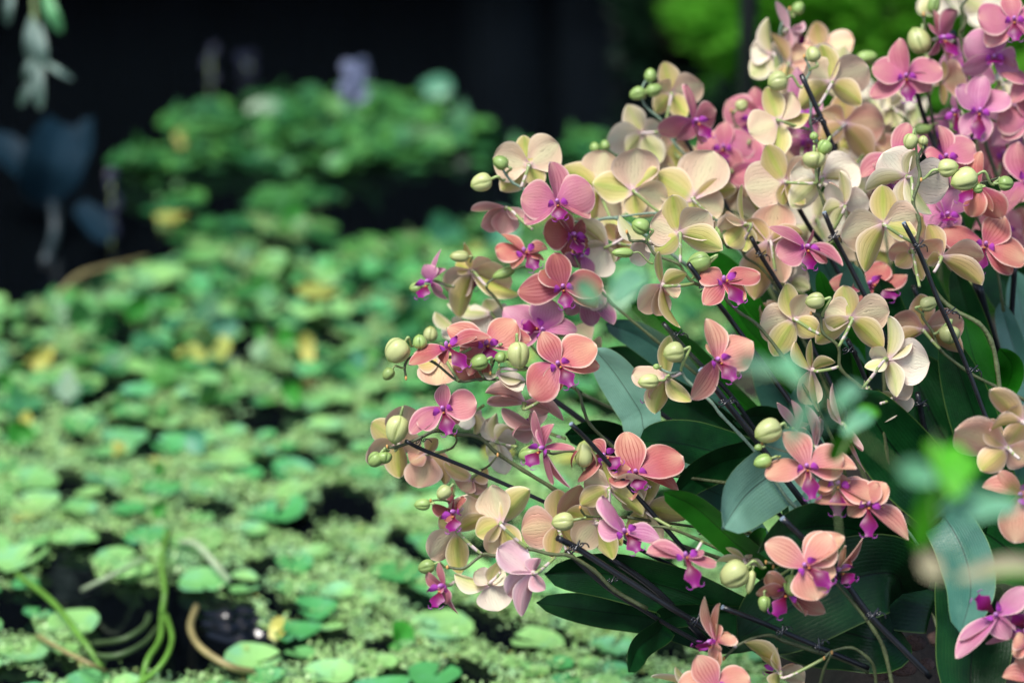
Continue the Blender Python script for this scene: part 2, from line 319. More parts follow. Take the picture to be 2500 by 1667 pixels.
# ------------------------------------------------------------------ the orchid sprays, read off the photograph
# flower:  side tint  centre  depth(cm)  tilt | tepals (s sepal, p petal, tip[/breadth]) | k where the flower stalk meets the stem, l tip of the lip
SPRAYS = [
('A', 3.44, 'yellow flower above a pink one, with two round buds, furthest left on the upper edge', '''
b y 1291,404 0 0,.1 | s1279,330 p1203,388 p1364,350 s1222,466 s1322,456 | k1272,458
f p 1360,493 -3 0,.1 | s1345,393/42 p1270,485 p1449,460 s1280,546/46 s1445,526/40 | k1390,525 l1369,540
b q 1235,509 1 -.3,.1 | s1150,516/20 p1228,572/58 p1168,545/42 s1283,532/28 | k1300,560
f r 1283,618 2 -.2,.5 | p1209,612/44 s1222,568/22 s1337,611/26 p1330,632/16 s1250,655/30 | k1330,600 l1312,660
f d 1395,572 1 .4,0 | p1326,570/72 s1350,520/30 s1384,628/46 s1430,540/30 p1440,600/30 | k1400,545 l1413,622
''', [('1225,410 1236,427 1252,446 1282,464 1330,505 1390,538 1441,541 1490,532 1530,545 1600,590 1680,650', 4.2)],
 '1175,446/27/22/200/1233,439 1222,397/20/17/150/1238,424/g'),
('B', 3.46, 'pair of big yellow flowers seen from behind at the middle of the upper edge', '''
b y 1460,458 4 0,.1 | p1478,368 s1368,412/56 p1545,430/50 s1436,545/50 p1510,535/60 | k1490,532
b y 1547,466 0 0,.1 | p1553,362 s1446,449/68 s1604,410/50 p1630,488/70 s1556,532/50 | k1612,520
b y 1693,484 0 .1,.1 | p1742,370/106 s1600,424/78 s1796,459/48 p1765,515/70 s1690,560/46 | k1745,535
''', [('1490,532 1612,520 1668,545 1745,535 1765,570 1830,640 1900,720', 3.6)], ''),
('C', 3.28, 'yellow flower back with its round green bud hooked over a zigzag stem tip', '''
b y 1659,570 0 0,.12 | s1639,476/62 p1588,545/80 p1731,518/80 s1600,618/48 s1766,601/56 | k1661,641
b y 1617,696 -2 -.3,.1 | s1606,614/24 s1675,666/36 p1553,752/58 p1594,768/44 s1646,803/24 p1656,727/32 | k1694,692
b w 1583,588 3 -.3,.2 | s1512,523/28 p1604,618/40 p1540,640/50 | k1576,591
f r 1767,690 0 .0,.6 | p1714,655/48 s1818,668/20 p1857,662/46 s1716,740/46 s1819,728/36 | k1757,714 l1809,745
''', [('1530,566 1536,578 1541,588 1577,591 1600,622 1655,644 1672,668 1697,692 1757,714 1778,738 1808,765 1849,793 1905,862 1990,985', 4.2)],
 '1563,552/22/20/160/1579,588/g 1520,617/27/12/180/1594,644/g 1706,641/30/24/200/1690,680/g'),
('D', 3.62, 'small yellow and pink spray standing alone at the top, left of the black post', '''
b y 1638,230 0 0,.1 | s1620,151/46 p1716,207/66 p1598,205/50 s1600,277/40 s1677,284/46 | k1625,300
f p 1694,296 -3 .4,.1 | s1681,202/26 p1751,268/56 p1610,334/46 s1720,352/34 s1660,345/34 | k1660,330 l1733,342
b w 1569,327 0 -.1,0 | p1478,335/64 s1530,256/52 s1524,374/34 s1613,398/56 p1612,300/40 | k1625,318
b h 1640,372 5 0,0 | s1688,392/36 p1610,335/40 p1680,350/40 s1640,420/36 | k1660,385
''', [('1582,190 1569,214 1573,256 1611,290 1621,312 1653,358 1686,394 1740,470', 3.6)],
 '1588,184/17/15/90/1580,196/g 1556,229/20/16/200/1571,240/g 1597,220/20/16/20/1573,240/g 1452,360/13/12/100/1500,395/g 1477,355/13/12/100/1520,395/g'),
('E', 3.68, 'tallest blurred cream flowers against the bright green bush, a folded pink one above', '''
b w 1885,135 0 -.1,0 | s1872,44/36 p1831,120/62 s1829,190/52 p1912,110/50 s1905,180/40 | k1905,190
b h 1926,156 -3 .1,.1 | s1879,82/24 p1972,126/72 p1958,190/66 s1910,200/30 | k1915,215
b l 1926,74 -3 .6,.1 | s1898,0/18 p1957,80/34 s1962,60/22 s1924,122/20 p1948,104/30 | k1908,100 l1962,112
b h 2005,118 4 .1,0 | s1991,54/46 p2085,105/66 s1955,170/50 p1945,120/50 s2050,170/50 | k1990,200
''', [('1928,22 1908,61 1903,97 1908,160 1930,240 1960,330', 3.4)], '1949,20/17/15/60/1930,30/g 2116,141/26/17/10/2150,160/g'),
('F', 3.50, 'yellow flower backs with a big ribbed bud, tied to the highest black stake', '''
b y 2028,202 0 0,.1 | s2008,108/44 p2121,164/84 p1972,155/66 s1950,264/54 s2107,250/48 | k1997,262
b y 1900,296 -2 .1,0 | s1874,212/46 p1940,228/50 s1977,283/34 p1829,325/82 s1893,399/36 | k1976,316
''', [('1963,138 1978,172 1968,198 1980,250 1978,300 1992,340 2015,390 2060,500', 4.0)],
 '1985,133/20/18/110/1977,173 1898,199/25/24/200/1959,214'),
('G', 3.66, 'pink flowers with striped sepals half hidden behind the yellow ones near the tall stake', '''
f p 1862,286 4 -.2,.1 | s1841,212/38 p1780,318/68 p1900,240/40 s1786,248/40 s1850,350/40 | k1900,330
f p 1853,404 0 -.2,.1 | s1808,330/60 p1777,425/66 p1900,350/50 s1783,456/50 s1880,470/40 | k1900,430 l1862,430
f m 1957,277 0 0,0 | s1937,163/34 p1900,250/40 p2000,240/50 s1930,330/40 s1990,330/40 | k1970,320
f m 1972,345 3 0,0 | p1934,378/50 s1965,285/36 s1950,420/40 p2010,360/40 s2000,410/40 | k1990,380
f p 1790,400 6 0,0 | s1770,350/34 p1830,430/40 p1760,400/40 | k1850,450
''', [('1785,270 1800,310 1850,345 1900,420 1960,500', 3.2)], '1811,258/16/15/40/1790,280'),
('H', 3.58, 'large peach flower seen from behind right of the tall stake, its olive sepal upright', '''
b h 2061,304 0 .05,.1 | s2054,226/54 p2160,302/90 p2006,272/60 s2128,394/54 s2003,340/50 | k2015,345
b h 2130,345 6 0,0 | p2160,330/40 s2080,400/40 s2130,420/40 p2090,360/50 | k2090,400
''', [('2000,345 2030,390 2100,470 2160,560', 3.4)], ''),
('I', 3.60, 'salmon pink flower facing us beside the biggest cream bud at the upper right', '''
f p 2211,186 -2 -.05,.05 | s2196,93/40 p2128,168/62 p2300,165/62 s2126,240/46 s2275,220/46 | k2260,215 l2220,252
f p 2293,94 0 .5,.1 | s2282,24/26 p2343,26/36 p2262,60/16 s2262,140/20 s2318,150/30 | k2330,100 l2335,140
b h 2298,200 0 .7,0 | p2350,190/82 s2301,148/14 s2304,258/14 p2275,215/14 | k2270,230
b w 2175,265 8 0,0 | p2148,238/46 p2204,240/50 s2190,312/40 s2158,305/40 s2178,215/30 | k2220,300
''', [('2255,35 2262,110 2268,190 2268,235 2276,290 2290,380', 4.2), ('2340,302 2300,290 2262,300', 2.5)],
 '2243,99/34/27/115/2252,60 2280,10/24/15/80/2262,40/g 2254,315/24/15/10/2290,300/g 2332,314/14/13/60/2320,300/g'),
('J', 3.57, 'mauve and pink flowers crowding the right edge at the top corner', '''
f p 2475,48 -3 -.1,.1 | s2463,-20/44 p2386,45/74 p2565,35/74 s2408,112/50 s2545,115/50 | k2440,150 l2480,104
f m 2427,137 0 -.1,-.1 | p2354,100/72 s2354,180/40 p2478,160/44 s2487,186/46 s2440,70/40 | k2450,190 l2430,160
f m 2390,271 -1 0,.1 | s2398,180/50 p2333,214/56 p2458,222/56 s2395,352/48 s2345,330/40 | k2440,300 l2384,342
b w 2440,200 6 0,0 | p2428,180/30 p2460,230/50 s2440,240/30 | k2460,260
f p 2520,205 0 0,.1 | s2466,250/40 p2450,160/40 p2560,150/50 s2530,270/40 | k2500,290
f p 2512,292 0 0,.1 | p2434,285/66 s2444,335/44 p2580,290/60 s2530,360/44 s2500,230/44 | k2500,350 
f m 2338,272 2 -.7,0 | s2325,232/10 p2330,318/14 s2350,320/16 | k2360,290 l2350,325
f p 2505,445 -2 -.2,.1 | s2443,520/40 p2462,489/34 s2482,345/44 p2540,380/60 s2540,510/44 | k2530,470
''', [('2368,-10 2346,20 2358,45 2350,72 2344,84 2360,160 2400,330 2440,450', 5.0)], ''),
('K', 3.85, 'soft cream flowers far back behind the pink ones at the top right corner', '''
b w 2300,-12 0 0,0 | s2242,34/46 p2290,44/46 p2345,30/60 s2340,-60/46 | k2340,40
b w 2405,20 4 0,0 | p2370,60/60 p2440,-10/66 s2400,85/46 s2350,0/46 | k2400,90
b w 2120,240 4 0,0 | p2090,200/50 p2150,230/60 s2100,290/44 s2150,300/44 | k2150,300
b w 2235,260 6 0,0 | p2210,240/40 p2260,270/50 s2230,310/40 | k2250,330
b y 2260,330 4 0,0 | p2230,300/50 p2300,290/50 s2290,350/50 s2240,370/40 | k2280,380
b h 1700,395 0 0,0 | p1660,370/50 p1640,395/40 s1720,360/40 s1690,440/40 | k1720,430
b h 1800,500 0 0,0 | p1760,470/60 p1840,470/60 s1790,560/50 s1740,520/50 s1850,540/50 | k1850,560
b w 1895,545 0 0,0 | p1860,520/50 s1930,570/50 p1950,520/50 s1880,590/50 | k1930,600
b y 2110,470 0 0,0 | p2080,450/60 p2150,450/60 s2100,520/50 s2160,520/50 | k2150,540
''', [('2340,-20 2350,60 2330,180 2290,380', 3.0)], ''),
('L', 3.43, 'pale cream flowers below two stacked green buds, in the middle of the mass', '''
b y 1918,444 0 -.1,.1 | p1818,462/104 s1866,355/62 s1913,502/34 p1985,400/70 s1965,500/40 | k1995,447
b w 2008,437 0 .05,.05 | p1930,418/76 p2096,405/92 s1926,503/58 s1995,360/50 s2075,440/30 | k2000,455
b w 2060,503 -2 .0,.2 | s2052,417/24 p2022,448/30 p2122,488/62 s2003,518/40 s2042,556/34 | k2036,560
''', [('2000,340 2003,372 2001,406 1996,447 2012,498 2027,545 2040,582 2082,664 2150,800', 4.4)],
 '1987,391/21/28/268/1995,447 2013,360/18/18/240/2008,398/g 1987,332/10/10/90/1998,350/g'),
('M', 3.29, 'pale yellow flower backs along the thick dark stem forking into round buds at right', '''
b y 2158,549 -1 0,.1 | s2152,451/58 p2050,572/92 p2240,525/76 s2106,661/58 s2238,570/50 | k2232,594
b w 2214,432 1 -.2,.15 | p2155,375/92 s2109,466/36 p2320,452/92 s2272,524/44 s2230,366/40 s2214,514/42 | k2228,492
b h 2297,629 0 .1,.15 | s2262,549/42 p2401,620/54 s2398,696/40 p2252,585/50 s2258,636/30 | k2280,665
b h 2223,614 4 0,0 | s2188,650/40 s2250,686/24 p2172,606/40 p2240,570/40 | k2245,700
''', [('2262,352 2240,388 2246,433 2229,491 2242,530 2245,556 2239,602 2262,652 2280,706 2325,754 2389,789 2420,833 2434,894 2445,990', 5.6),
      ('2249,439 2290,420', 3.0), ('2389,448 2440,434', 2.6)],
 '2223,346/20/18/250/2240,384 2254,343/12/12/90/2252,368 2315,410/25/22/10/2249,439 2354,438/34/28/200/2428,452 2456,448/19/18/0/2440,434/g 2387,461/12/12/200/2389,448/g'),
('N', 3.46, 'rose pink flowers with striped sepals and purple lips, crowded below the mauve ones', '''
f p 2308,384 0 0,.2 | s2295,304/38 p2383,351/66 p2257,380/42 s2270,430/40 s2350,430/44 | k2330,430
f p 2190,388 2 -.2,.2 | s2222,300/44 p2131,402/30 s2100,432/44 p2240,350/40 s2190,450/44 | k2230,440
f m 2310,524 1 .1,.1 | s2292,450/44 p2249,515/60 p2340,462/66 s2268,570/44 s2345,560/40 | k2330,580 l2320,545
f r 2389,455 -2 -.6,.2 | s2389,365/28 s2410,518/22 p2446,535/44 p2366,528/40 s2350,470/20 | k2410,470 l2345,500
f r 2406,598 -2 -.1,.2 | p2300,562/60 s2458,525/66 p2505,628/70 s2471,666/48 s2305,598/36 | k2440,640 l2384,668
f r 2120,697 2 .2,.4 | s2021,688/44 p2163,637/46 p2218,671/30 s2146,742/44 s2075,735/44 | k2160,740 l2189,730
f m 2180,455 4 0,0 | s2150,500/44 p2130,470/50 s2200,520/44 p2240,480/50 | k2210,540
''', [('2320,330 2345,430 2380,520 2430,640 2450,760', 3.6), ('2150,735 2175,790 2220,900', 3.0)], ''),
('O', 3.42, 'peach flower back and a pink flower with drooping purple lip, above the centre', '''
b h 1878,590 0 -.05,.1 | p1897,498/92 s1822,535/44 s1838,731/78 p1918,690/60 s1958,560/40 | k1893,662
b y 1818,548 -3 -.5,.1 | s1801,452/17 p1754,560/44 s1772,602/58 s1820,614/52 p1765,530/26 | k1806,606
f p 1967,603 -2 .25,.1 | s1884,543/28 p1895,628/66 p2021,640/26 s2059,650/28 s1985,560/12 | k2035,590 l1977,661
b w 1926,687 4 .2,.2 | p1966,655/52 p1910,635/44 s1978,702/36 s1890,700/40 | k1969,722
b h 1880,770 8 0,0 | p1850,755/40 s1870,740/30 s1905,745/30 | k1900,800
''', [('1770,586 1776,604 1806,608 1822,630 1860,655 1903,712 1960,800', 3.6)], '1761,568/21/18/100/1772,590/g'),
('R', 3.30, 'matched pair of yellow flower backs at one bud, paler side-on ones hanging below', '''
b y 1939,780 0 -.05,.05 | s1912,692/48 p1851,795/80 p1972,722/60 s1889,870/60 s2004,816/52 | k2003,817
b y 2077,778 0 0,.08 | s2058,696/56 p2012,756/74 p2172,760/82 s1988,834/52 s2159,850/50 | k2048,846
b y 1982,903 -1 -.4,.1 | s1940,831/26 s1972,828/22 p1952,983/62 s2033,876/26 s2003,1006/22 | k2047,895
b w 2166,877 -1 .3,0 | s2177,771/28 p2267,884/98 s2199,966/38 s2121,905/30 p2128,850/30 s2225,830/18 | k2107,946
b w 2184,970 1 .4,.1 | p2212,1008/46 s2158,1034/22 p2232,952/40 s2150,960/16 | k2150,985
b w 2118,950 0 -.3,.1 | s2094,968/12 s2106,930/12 s2126,975/12 p2140,1000/14 | k2120,945
''', [('1980,765 2003,773 2009,813 2047,846 2052,900 2102,946 2150,1000', 4.6)], '1990,735/24/20/190/2008,772 '),
('S', 3.37, 'peach flower back between two buds, right of the matched yellow pair', '''
b h 2254,807 0 .05,.05 | s2245,717/54 p2174,782/70 p2347,772/76 s2182,855/34 s2352,857/46 | k2295,852
''', [('2258,750 2252,774 2277,810 2295,853 2351,899 2369,912 2428,942 2489,970 2540,1000', 4.2)],
 '2267,741/22/18/20/2254,770 2318,817/23/25/265/2280,815'),
('T', 3.24, 'yellow star-like flower with two pale buds beside a lone salmon flower, at the centre', '''
b y 1628,921 0 -.1,0 | s1628,818/38 p1542,915/52 p1588,975/40 s1599,1011/50 s1681,985/38 | k1663,910 l1578,990
f o 1750,878 -2 .15,.1 | s1730,775/50 p1840,835/78 s1814,905/48 s1683,973/52 p1730,836/12 | k1740,945 l1795,931
''', [('1606,896 1614,901 1638,911 1663,908 1679,930 1735,980 1758,1010 1806,1060 1850,1110 1893,1174 1926,1222 1965,1262 2020,1340', 4.4)],
 '1645,860/26/25/195/1663,905 1583,931/26/18/185/1634,915 1602,895/8/7/180/1612,899/g'),
('U', 3.48, 'leftmost upper spray, a lilac side-on flower and a cream one beside white buds', '''
f m 1051,687 0 -.5,0 | p1040,645/36 s1074,608/13 s1086,655/20 s1090,733/16 p1078,720/20 | k1110,700 l1028,732
b y 1153,662 0 -.2,.1 | s1135,592/22 s1113,640/34 p1087,705/66 s1116,775/48 p1193,628/32 p1252,680/64 s1262,728/36 | k1190,700 l1150,712
b w 1200,765 6 0,0 | p1150,790/60 p1240,780/60 s1190,730/40 s1160,830/50 s1090,750/30 | k1230,800
b w 1110,805 5 0,0 | s1059,765/26 p1130,780/40 p1090,830/40 | k1150,830
''', [('1230,667 1187,696 1210,728 1260,800 1330,880 1420,960', 3.8)],
 '1015,702/16/13/190/1050,715/g 1122,626/24/14/180/1150,640 1230,667/29/13/200/1298,645/g 1051,815/19/17/90/1080,840'),
('V', 3.43, 'dusky rose flowers in the left middle, partly veiled by a pale blurred leaf', '''
f d 1374,700 -2 0,.1 | s1354,616/56 s1262,712/66 p1474,690/66 s1461,749/48 p1318,660/40 | k1420,720 l1385,755
f m 1324,806 0 -.05,.2 | p1229,750/64 p1340,728/74 s1410,806/36 s1260,850/40 s1350,860/40 | k1390,820 
f m 1430,725 2 0,0 | s1450,797/46 s1501,790/34 p1385,770/40 p1480,740/50 | k1470,740
b w 1482,603 0 .2,.1 | p1448,668/74 s1402,531/44 s1382,540/10 p1430,600/40 s1500,640/20 | k1530,576
b h 1505,590 4 0,.1 | s1478,548/32 p1530,560/40 s1540,610/40 p1500,640/40 | k1545,600
f m 1420,625 3 0,0 | p1400,600/40 s1440,680/30 p1395,650/40 | k1440,690
b y 1440,840 6 0,0 | p1400,800/60 s1420,860/40 p1470,850/50 | k1470,880
''', [('1398,615 1420,660 1450,690 1500,745 1600,830 1720,930', 3.8)], ''),
('W', 3.30, 'salmon flowers on the left flank with large ribbed buds between them', '''
f r 1092,852 0 -.1,.7 | s1197,810/30 s1004,865/30 p1000,897/28 p1162,818/12 s1090,890/24 | k1150,850 l1136,902
f r 1186,842 3 .1,.4 | s1092,790/54 p1260,786/70 s1298,820/50 p1122,860/44 s1140,910/40 | k1225,840 l1200,880
b h 1075,872 4 -.1,-.3 | p1068,941/88 s1020,890/30 s1110,860/30 | k1120,930
f r 1155,880 5 0,.0 | p1128,930/60 s1180,930/40 | k1180,920
f r 1362,887 -2 0,.1 | s1322,808/54 p1452,832/76 s1465,892/50 p1288,960/82 s1350,960/46 | k1405,950 l1397,946
b w 1216,914 -1 -.2,-.5 | p1272,958/40 s1272,932/20 s1180,908/14 p1250,945/20 | k1285,902
b q 1280,983 0 0,.5 | s1187,948/34 s1189,976/26 p1342,1004/30 s1380,1010/28 p1215,965/16 | k1340,965
b q 1310,1045 3 -.4,.1 | s1222,998/30 p1250,1060/36 s1345,1080/30 p1300,1000/40 | k1380,1070 l1285,1015
''', [('991,923 989,890 1010,870 1060,885 1120,930 1180,925 1290,935 1400,945 1424,998 1440,1035 1490,1085 1560,1150', 4.0),
      ('1197,911 1203,890 1213,876 1250,880 1290,900 1350,920', 3.2)],
 '969,857/32/30/230/1008,844 1025,834/18/17/100/1010,865/g 948,913/17/14/230/988,896/g 1266,867/34/26/275/1260,885 1222,872/14/14/80/1216,880/g 1169,884/23/20/200/1203,886/g'),
('X', 3.33, 'lowest left flowers along the long slanting black stake, a dusky pink one above yellow ones', '''
b y 972,1079 3 -.1,.1 | s907,1030/54 p984,986/74 p892,1122/60 s975,1168/48 p1030,1090/50 | k965,1100
b h 1043,1107 3 0,0 | s1070,1072/30 p1026,1192/80 s1085,1186/34 p1000,1128/40 s1100,1140/40 | k1089,1099
b h 1153,1169 2 .1,-.1 | s1082,1133/34 p1130,1200/50 s1166,1218/46 p1190,1190/40 s1195,1150/30 | k1173,1148
f p 1082,997 -2 -.1,.1 | s1084,937/36 p1165,983/66 p1019,1037/42 s1001,1060/42 s1123,1026/38 | k1070,1050 l1098,1063
b w 1212,1077 8 0,0 | s1204,1010/30 p1176,1030/40 p1260,1080/50 p1230,1160/50 s1188,1110/34 s1250,1040/34 | k1260,1090
b w 1152,1005 8 0,0 | s1162,1062/26 p1128,1045/50 p1180,1015/40 | k1180,990
''', [('945,1090 963,1092 1000,1080 1025,1069 1066,1051 1110,1061 1168,1066 1212,1105 1278,1148 1357,1197 1440,1262', 5.0),
      ('1110,1061 1115,1075 1105,1092 1089,1099', 3.0), ('1215,1110 1195,1135 1173,1148', 3.0)],
 '969,1048/36/27/255/965,1085 916,1122/20/18/230/945,1100/g 939,1117/15/18/270/950,1098/g'),
('Y', 3.26, 'scarlet-veined salmon flower behind a splitting green bud, just left of the big leaves', '''
f p 1327,1093 -1 -.4,0 | s1298,1003/22 s1350,1033/28 s1403,1093/18 p1352,1182/16 s1389,1192/14 | k1340,1103 l1287,1141
f r 1474,1113 2 0,.2 | s1440,1082/30 p1540,1145/36 p1407,1171/20 s1500,1170/30 s1440,1140/30 | k1480,1140 
f r 1551,1151 2 0,.15 | s1529,1051/66 p1669,1115/70 s1662,1186/40 p1480,1160/40 s1540,1220/40 | k1590,1190
''', [('1316,1096 1335,1103 1352,1107 1393,1100 1430,1115 1500,1150 1600,1220', 3.8)],
 '1291,1108/26/20/195/1330,1098/g 1426,1108/33/22/90/1420,1130/o'),
('Z', 3.25, 'yellow flower backs over a mauve side-on flower, on the pale arching stem low down', '''
b y 1487,1192 -1 .05,.1 | s1472,1122/46 p1426,1172/56 p1580,1183/74 s1415,1230/48 s1570,1261/44 | k1490,1262
b y 1571,1238 2 .15,.05 | s1581,1124/56 s1683,1260/58 p1618,1326/54 s1530,1290/40 p1520,1220/40 | k1638,1286
b h 1362,1281 3 0,.1 | s1361,1193/56 p1272,1294/92 p1412,1180/62 s1345,1360/44 s1420,1350/50 | k1388,1355
b y 1457,1273 1 0,.1 | s1382,1247/46 p1406,1331/70 s1495,1367/48 p1470,1200/50 s1520,1330/40 | k1500,1262
f m 1526,1300 -3 -.1,.4 | p1471,1212/28 p1461,1278/46 s1578,1312/26 s1613,1316/38 s1500,1250/12 | k1560,1330 l1560,1349
''', [('1416,1239 1422,1250 1434,1260 1474,1261 1530,1262', 3.4), ('1584,1284 1633,1288 1694,1312 1784,1354 1880,1400 1990,1470', 4.6)],
 '1374,1273/28/22/190/1430,1263'),
('P', 3.21, 'lowest spray over the water, yellow flower backs above a lilac and a white one', '''
b y 1117,1296 0 -.05,.05 | p1138,1206/72 s1073,1258/48 p1047,1358/66 s1118,1402/48 s1190,1256/38 | k1177,1353
b y 1224,1276 -1 0,.1 | p1201,1183/70 s1294,1193/56 s1162,1305/58 p1194,1352/60 s1262,1352/50 | k1287,1338
b l 1301,1398 -3 -.3,-.1 | p1216,1335/60 p1230,1440/56 s1263,1500/44 s1330,1440/34 s1314,1362/34 | k1355,1360
b w 1196,1424 -1 -.05,-.2 | p1218,1489/76 s1108,1408/30 p1158,1396/36 s1210,1366/30 p1238,1404/36 | k1222,1396
f p 1084,1429 -1 -.5,0 | s1030,1408/28 s1070,1372/20 p1095,1473/28 s1116,1497/14 p1070,1440/20 | k1108,1420 l1064,1486
f d 1112,1250 2 -.4,.1 | s1099,1181/19 s1055,1232/28 p1080,1262/20 p1130,1210/16 | k1130,1240
''', [('1092,1384 1134,1386 1178,1353 1207,1356 1247,1347 1288,1339 1347,1353 1390,1356 1450,1392 1500,1440 1580,1486', 5.0),
      ('1051,1222 1075,1220 1099,1225 1130,1238', 3.0)],
 '1041,1383/22/17/200/1092,1384/g 1031,1231/20/14/185/1055,1222/g 1084,1202/20/17/220/1110,1210'),
('AB', 3.17, 'three salmon flowers in a row with magenta lips, right of the shiny leaf', '''
f o 1969,1139 0 -.05,.2 | s1920,1048/56 p1866,1152/48 p2061,1120/76 s2093,1140/38 s1955,1188/42 | k1990,1170 l1984,1220
f o 2043,1182 1 .05,.3 | p2139,1212/54 s2164,1225/36 s1995,1200/30 p1990,1180/30 s2070,1160/30 | k2070,1200 l2043,1261
f o 2117,1233 0 .1,.3 | s1987,1222/34 s2070,1258/34 p2165,1180/44 s2218,1316/44 p2145,1180/30 | k2150,1230 l2120,1312
b l 1944,1052 3 0,.3 | s1900,977/17 s1936,974/17 s1966,1026/24 p1965,1040/20 | k1935,1045
b l 1992,1088 2 0,.3 | s1966,985/20 s1995,1013/18 s2009,1046/18 p2000,1020/14 | k2000,1100
b q 2056,1035 3 -.1,.1 | s2030,935/18 s2012,976/20 s2107,1155/13 p2101,1106/22 | k2080,1080
''', [('1860,1083 1903,1098 1940,1110 1990,1160 2050,1195 2110,1225 2150,1240 2210,1290 2240,1330', 3.6)],
 '1875,1052/35/29/205/1924,1044 1862,1126/23/17/200/1905,1113/g 1851,1092/10/8/190/1866,1085/g'),
('AC', 3.15, 'salmon flower with broad veined petals low down, beside the fattest ribbed bud', '''
f o 1965,1380 -2 -.1,.2 | s1868,1328/58 p2033,1308/76 s2060,1305/50 p1992,1464/84 s2040,1400/50 | k2010,1390 l2030,1433
f r 2042,1392 2 .3,.2 | s2111,1310/20 p2076,1338/24 p2080,1370/20 | k2020,1400 l2083,1425
f o 1922,1440 2 .1,-.1 | s1970,1504/18 s2019,1498/44 p1845,1450/34 p1870,1400/40 s1880,1425/30 | k1960,1450 l1888,1504
b w 1819,1367 2 0,.5 | s1772,1331/16 p1866,1376/22 s1748,1371/20 p1830,1350/20 | k1830,1385
f p 1675,1362 0 -.1,.6 | s1578,1352/34 s1590,1320/18 p1748,1384/20 s1750,1368/20 p1720,1350/14 | k1715,1320 l1700,1435
''', [('1888,1383 1897,1402 1880,1436 1899,1450', 3.2), ('1870,1372 1930,1382 2000,1392 2031,1412 2087,1475 2134,1538 2160,1590 2180,1680', 5.0)],
 '1792,1402/38/33/215/1870,1384 1933,1428/27/20/270/1900,1400/g 1866,1473/20/15/270/1880,1436/g 1832,1420/30/11/260/1830,1380'),
('AD', 3.18, 'flowers cut by the bottom edge, one showing its purple lip from the side', '''
f o 1748,1565 0 -.85,0 | s1713,1460/22 s1757,1470/14 p1756,1588/17 p1750,1522/16 s1737,1622/20 s1755,1632/24 p1778,1540/28 | k1797,1578 l1696,1567
f o 1746,1676 -2 0,.1 | s1702,1600/62 p1828,1645/54 p1650,1690/60 s1700,1750/50 s1800,1750/50 | k1790,1690
b w 1690,1676 2 -.3,.3 | s1643,1624/20 s1588,1649/20 p1620,1700/30 | k1720,1700
b y 1903,1639 0 -.2,.3 | s1821,1553/36 s1857,1596/15 s1890,1577/22 p1950,1630/36 p1968,1668/46 s1900,1680/30 | k2012,1606 l1876,1652
''', [('1767,1607 1792,1582 1798,1576 1837,1558 1880,1550 1911,1563 1986,1588 2060,1610 2120,1640', 4.6),
      ('2012,1606 2031,1589 2079,1580 2118,1605 2134,1630 2140,1680', 4.2), ('2031,1592 2012,1632 2000,1680', 4.2)], ''),
('AE', 3.12, 'peach flowers cut by the right edge at mid height, blurred leaves in front of them', '''
b h 2458,1093 0 -.1,.1 | p2330,1055/84 s2406,1026/50 s2392,1149/60 p2520,1130/70 s2500,1030/50 | k2490,1120
b h 2496,1030 -2 -.1,.1 | s2411,955/46 s2456,995/36 s2412,1043/28 p2560,980/60 | k2520,1060
f o 2492,1207 0 -.1,.1 | s2398,1192/38 p2470,1325/76 s2440,1150/40 p2560,1200/60 | k2520,1240
''', [('2540,1000 2520,1080 2510,1180 2530,1300', 4.0)], ''),
('AF', 3.12, 'lilac flower with its magenta lip turned up to the left in the bottom right corner', '''
f m 2433,1502 0 -.3,.3 | p2502,1430/34 s2332,1606/32 s2456,1558/46 p2345,1565/16 s2480,1530/24 | k2470,1540 l2380,1452
f m 2505,1540 1 -.3,.2 | s2408,1568/14 p2470,1560/30 s2540,1480/40 | k2520,1570 l2475,1492
f o 2512,1660 0 -.1,.1 | s2451,1643/36 p2490,1600/40 p2560,1650/50 | k2530,1700
f o 2508,1575 -1 0,.1 | p2482,1545/40 s2470,1590/34 p2560,1560/40 | k2500,1610
''', [('2495,1570 2492,1610 2490,1680', 4.6)], ''),
]
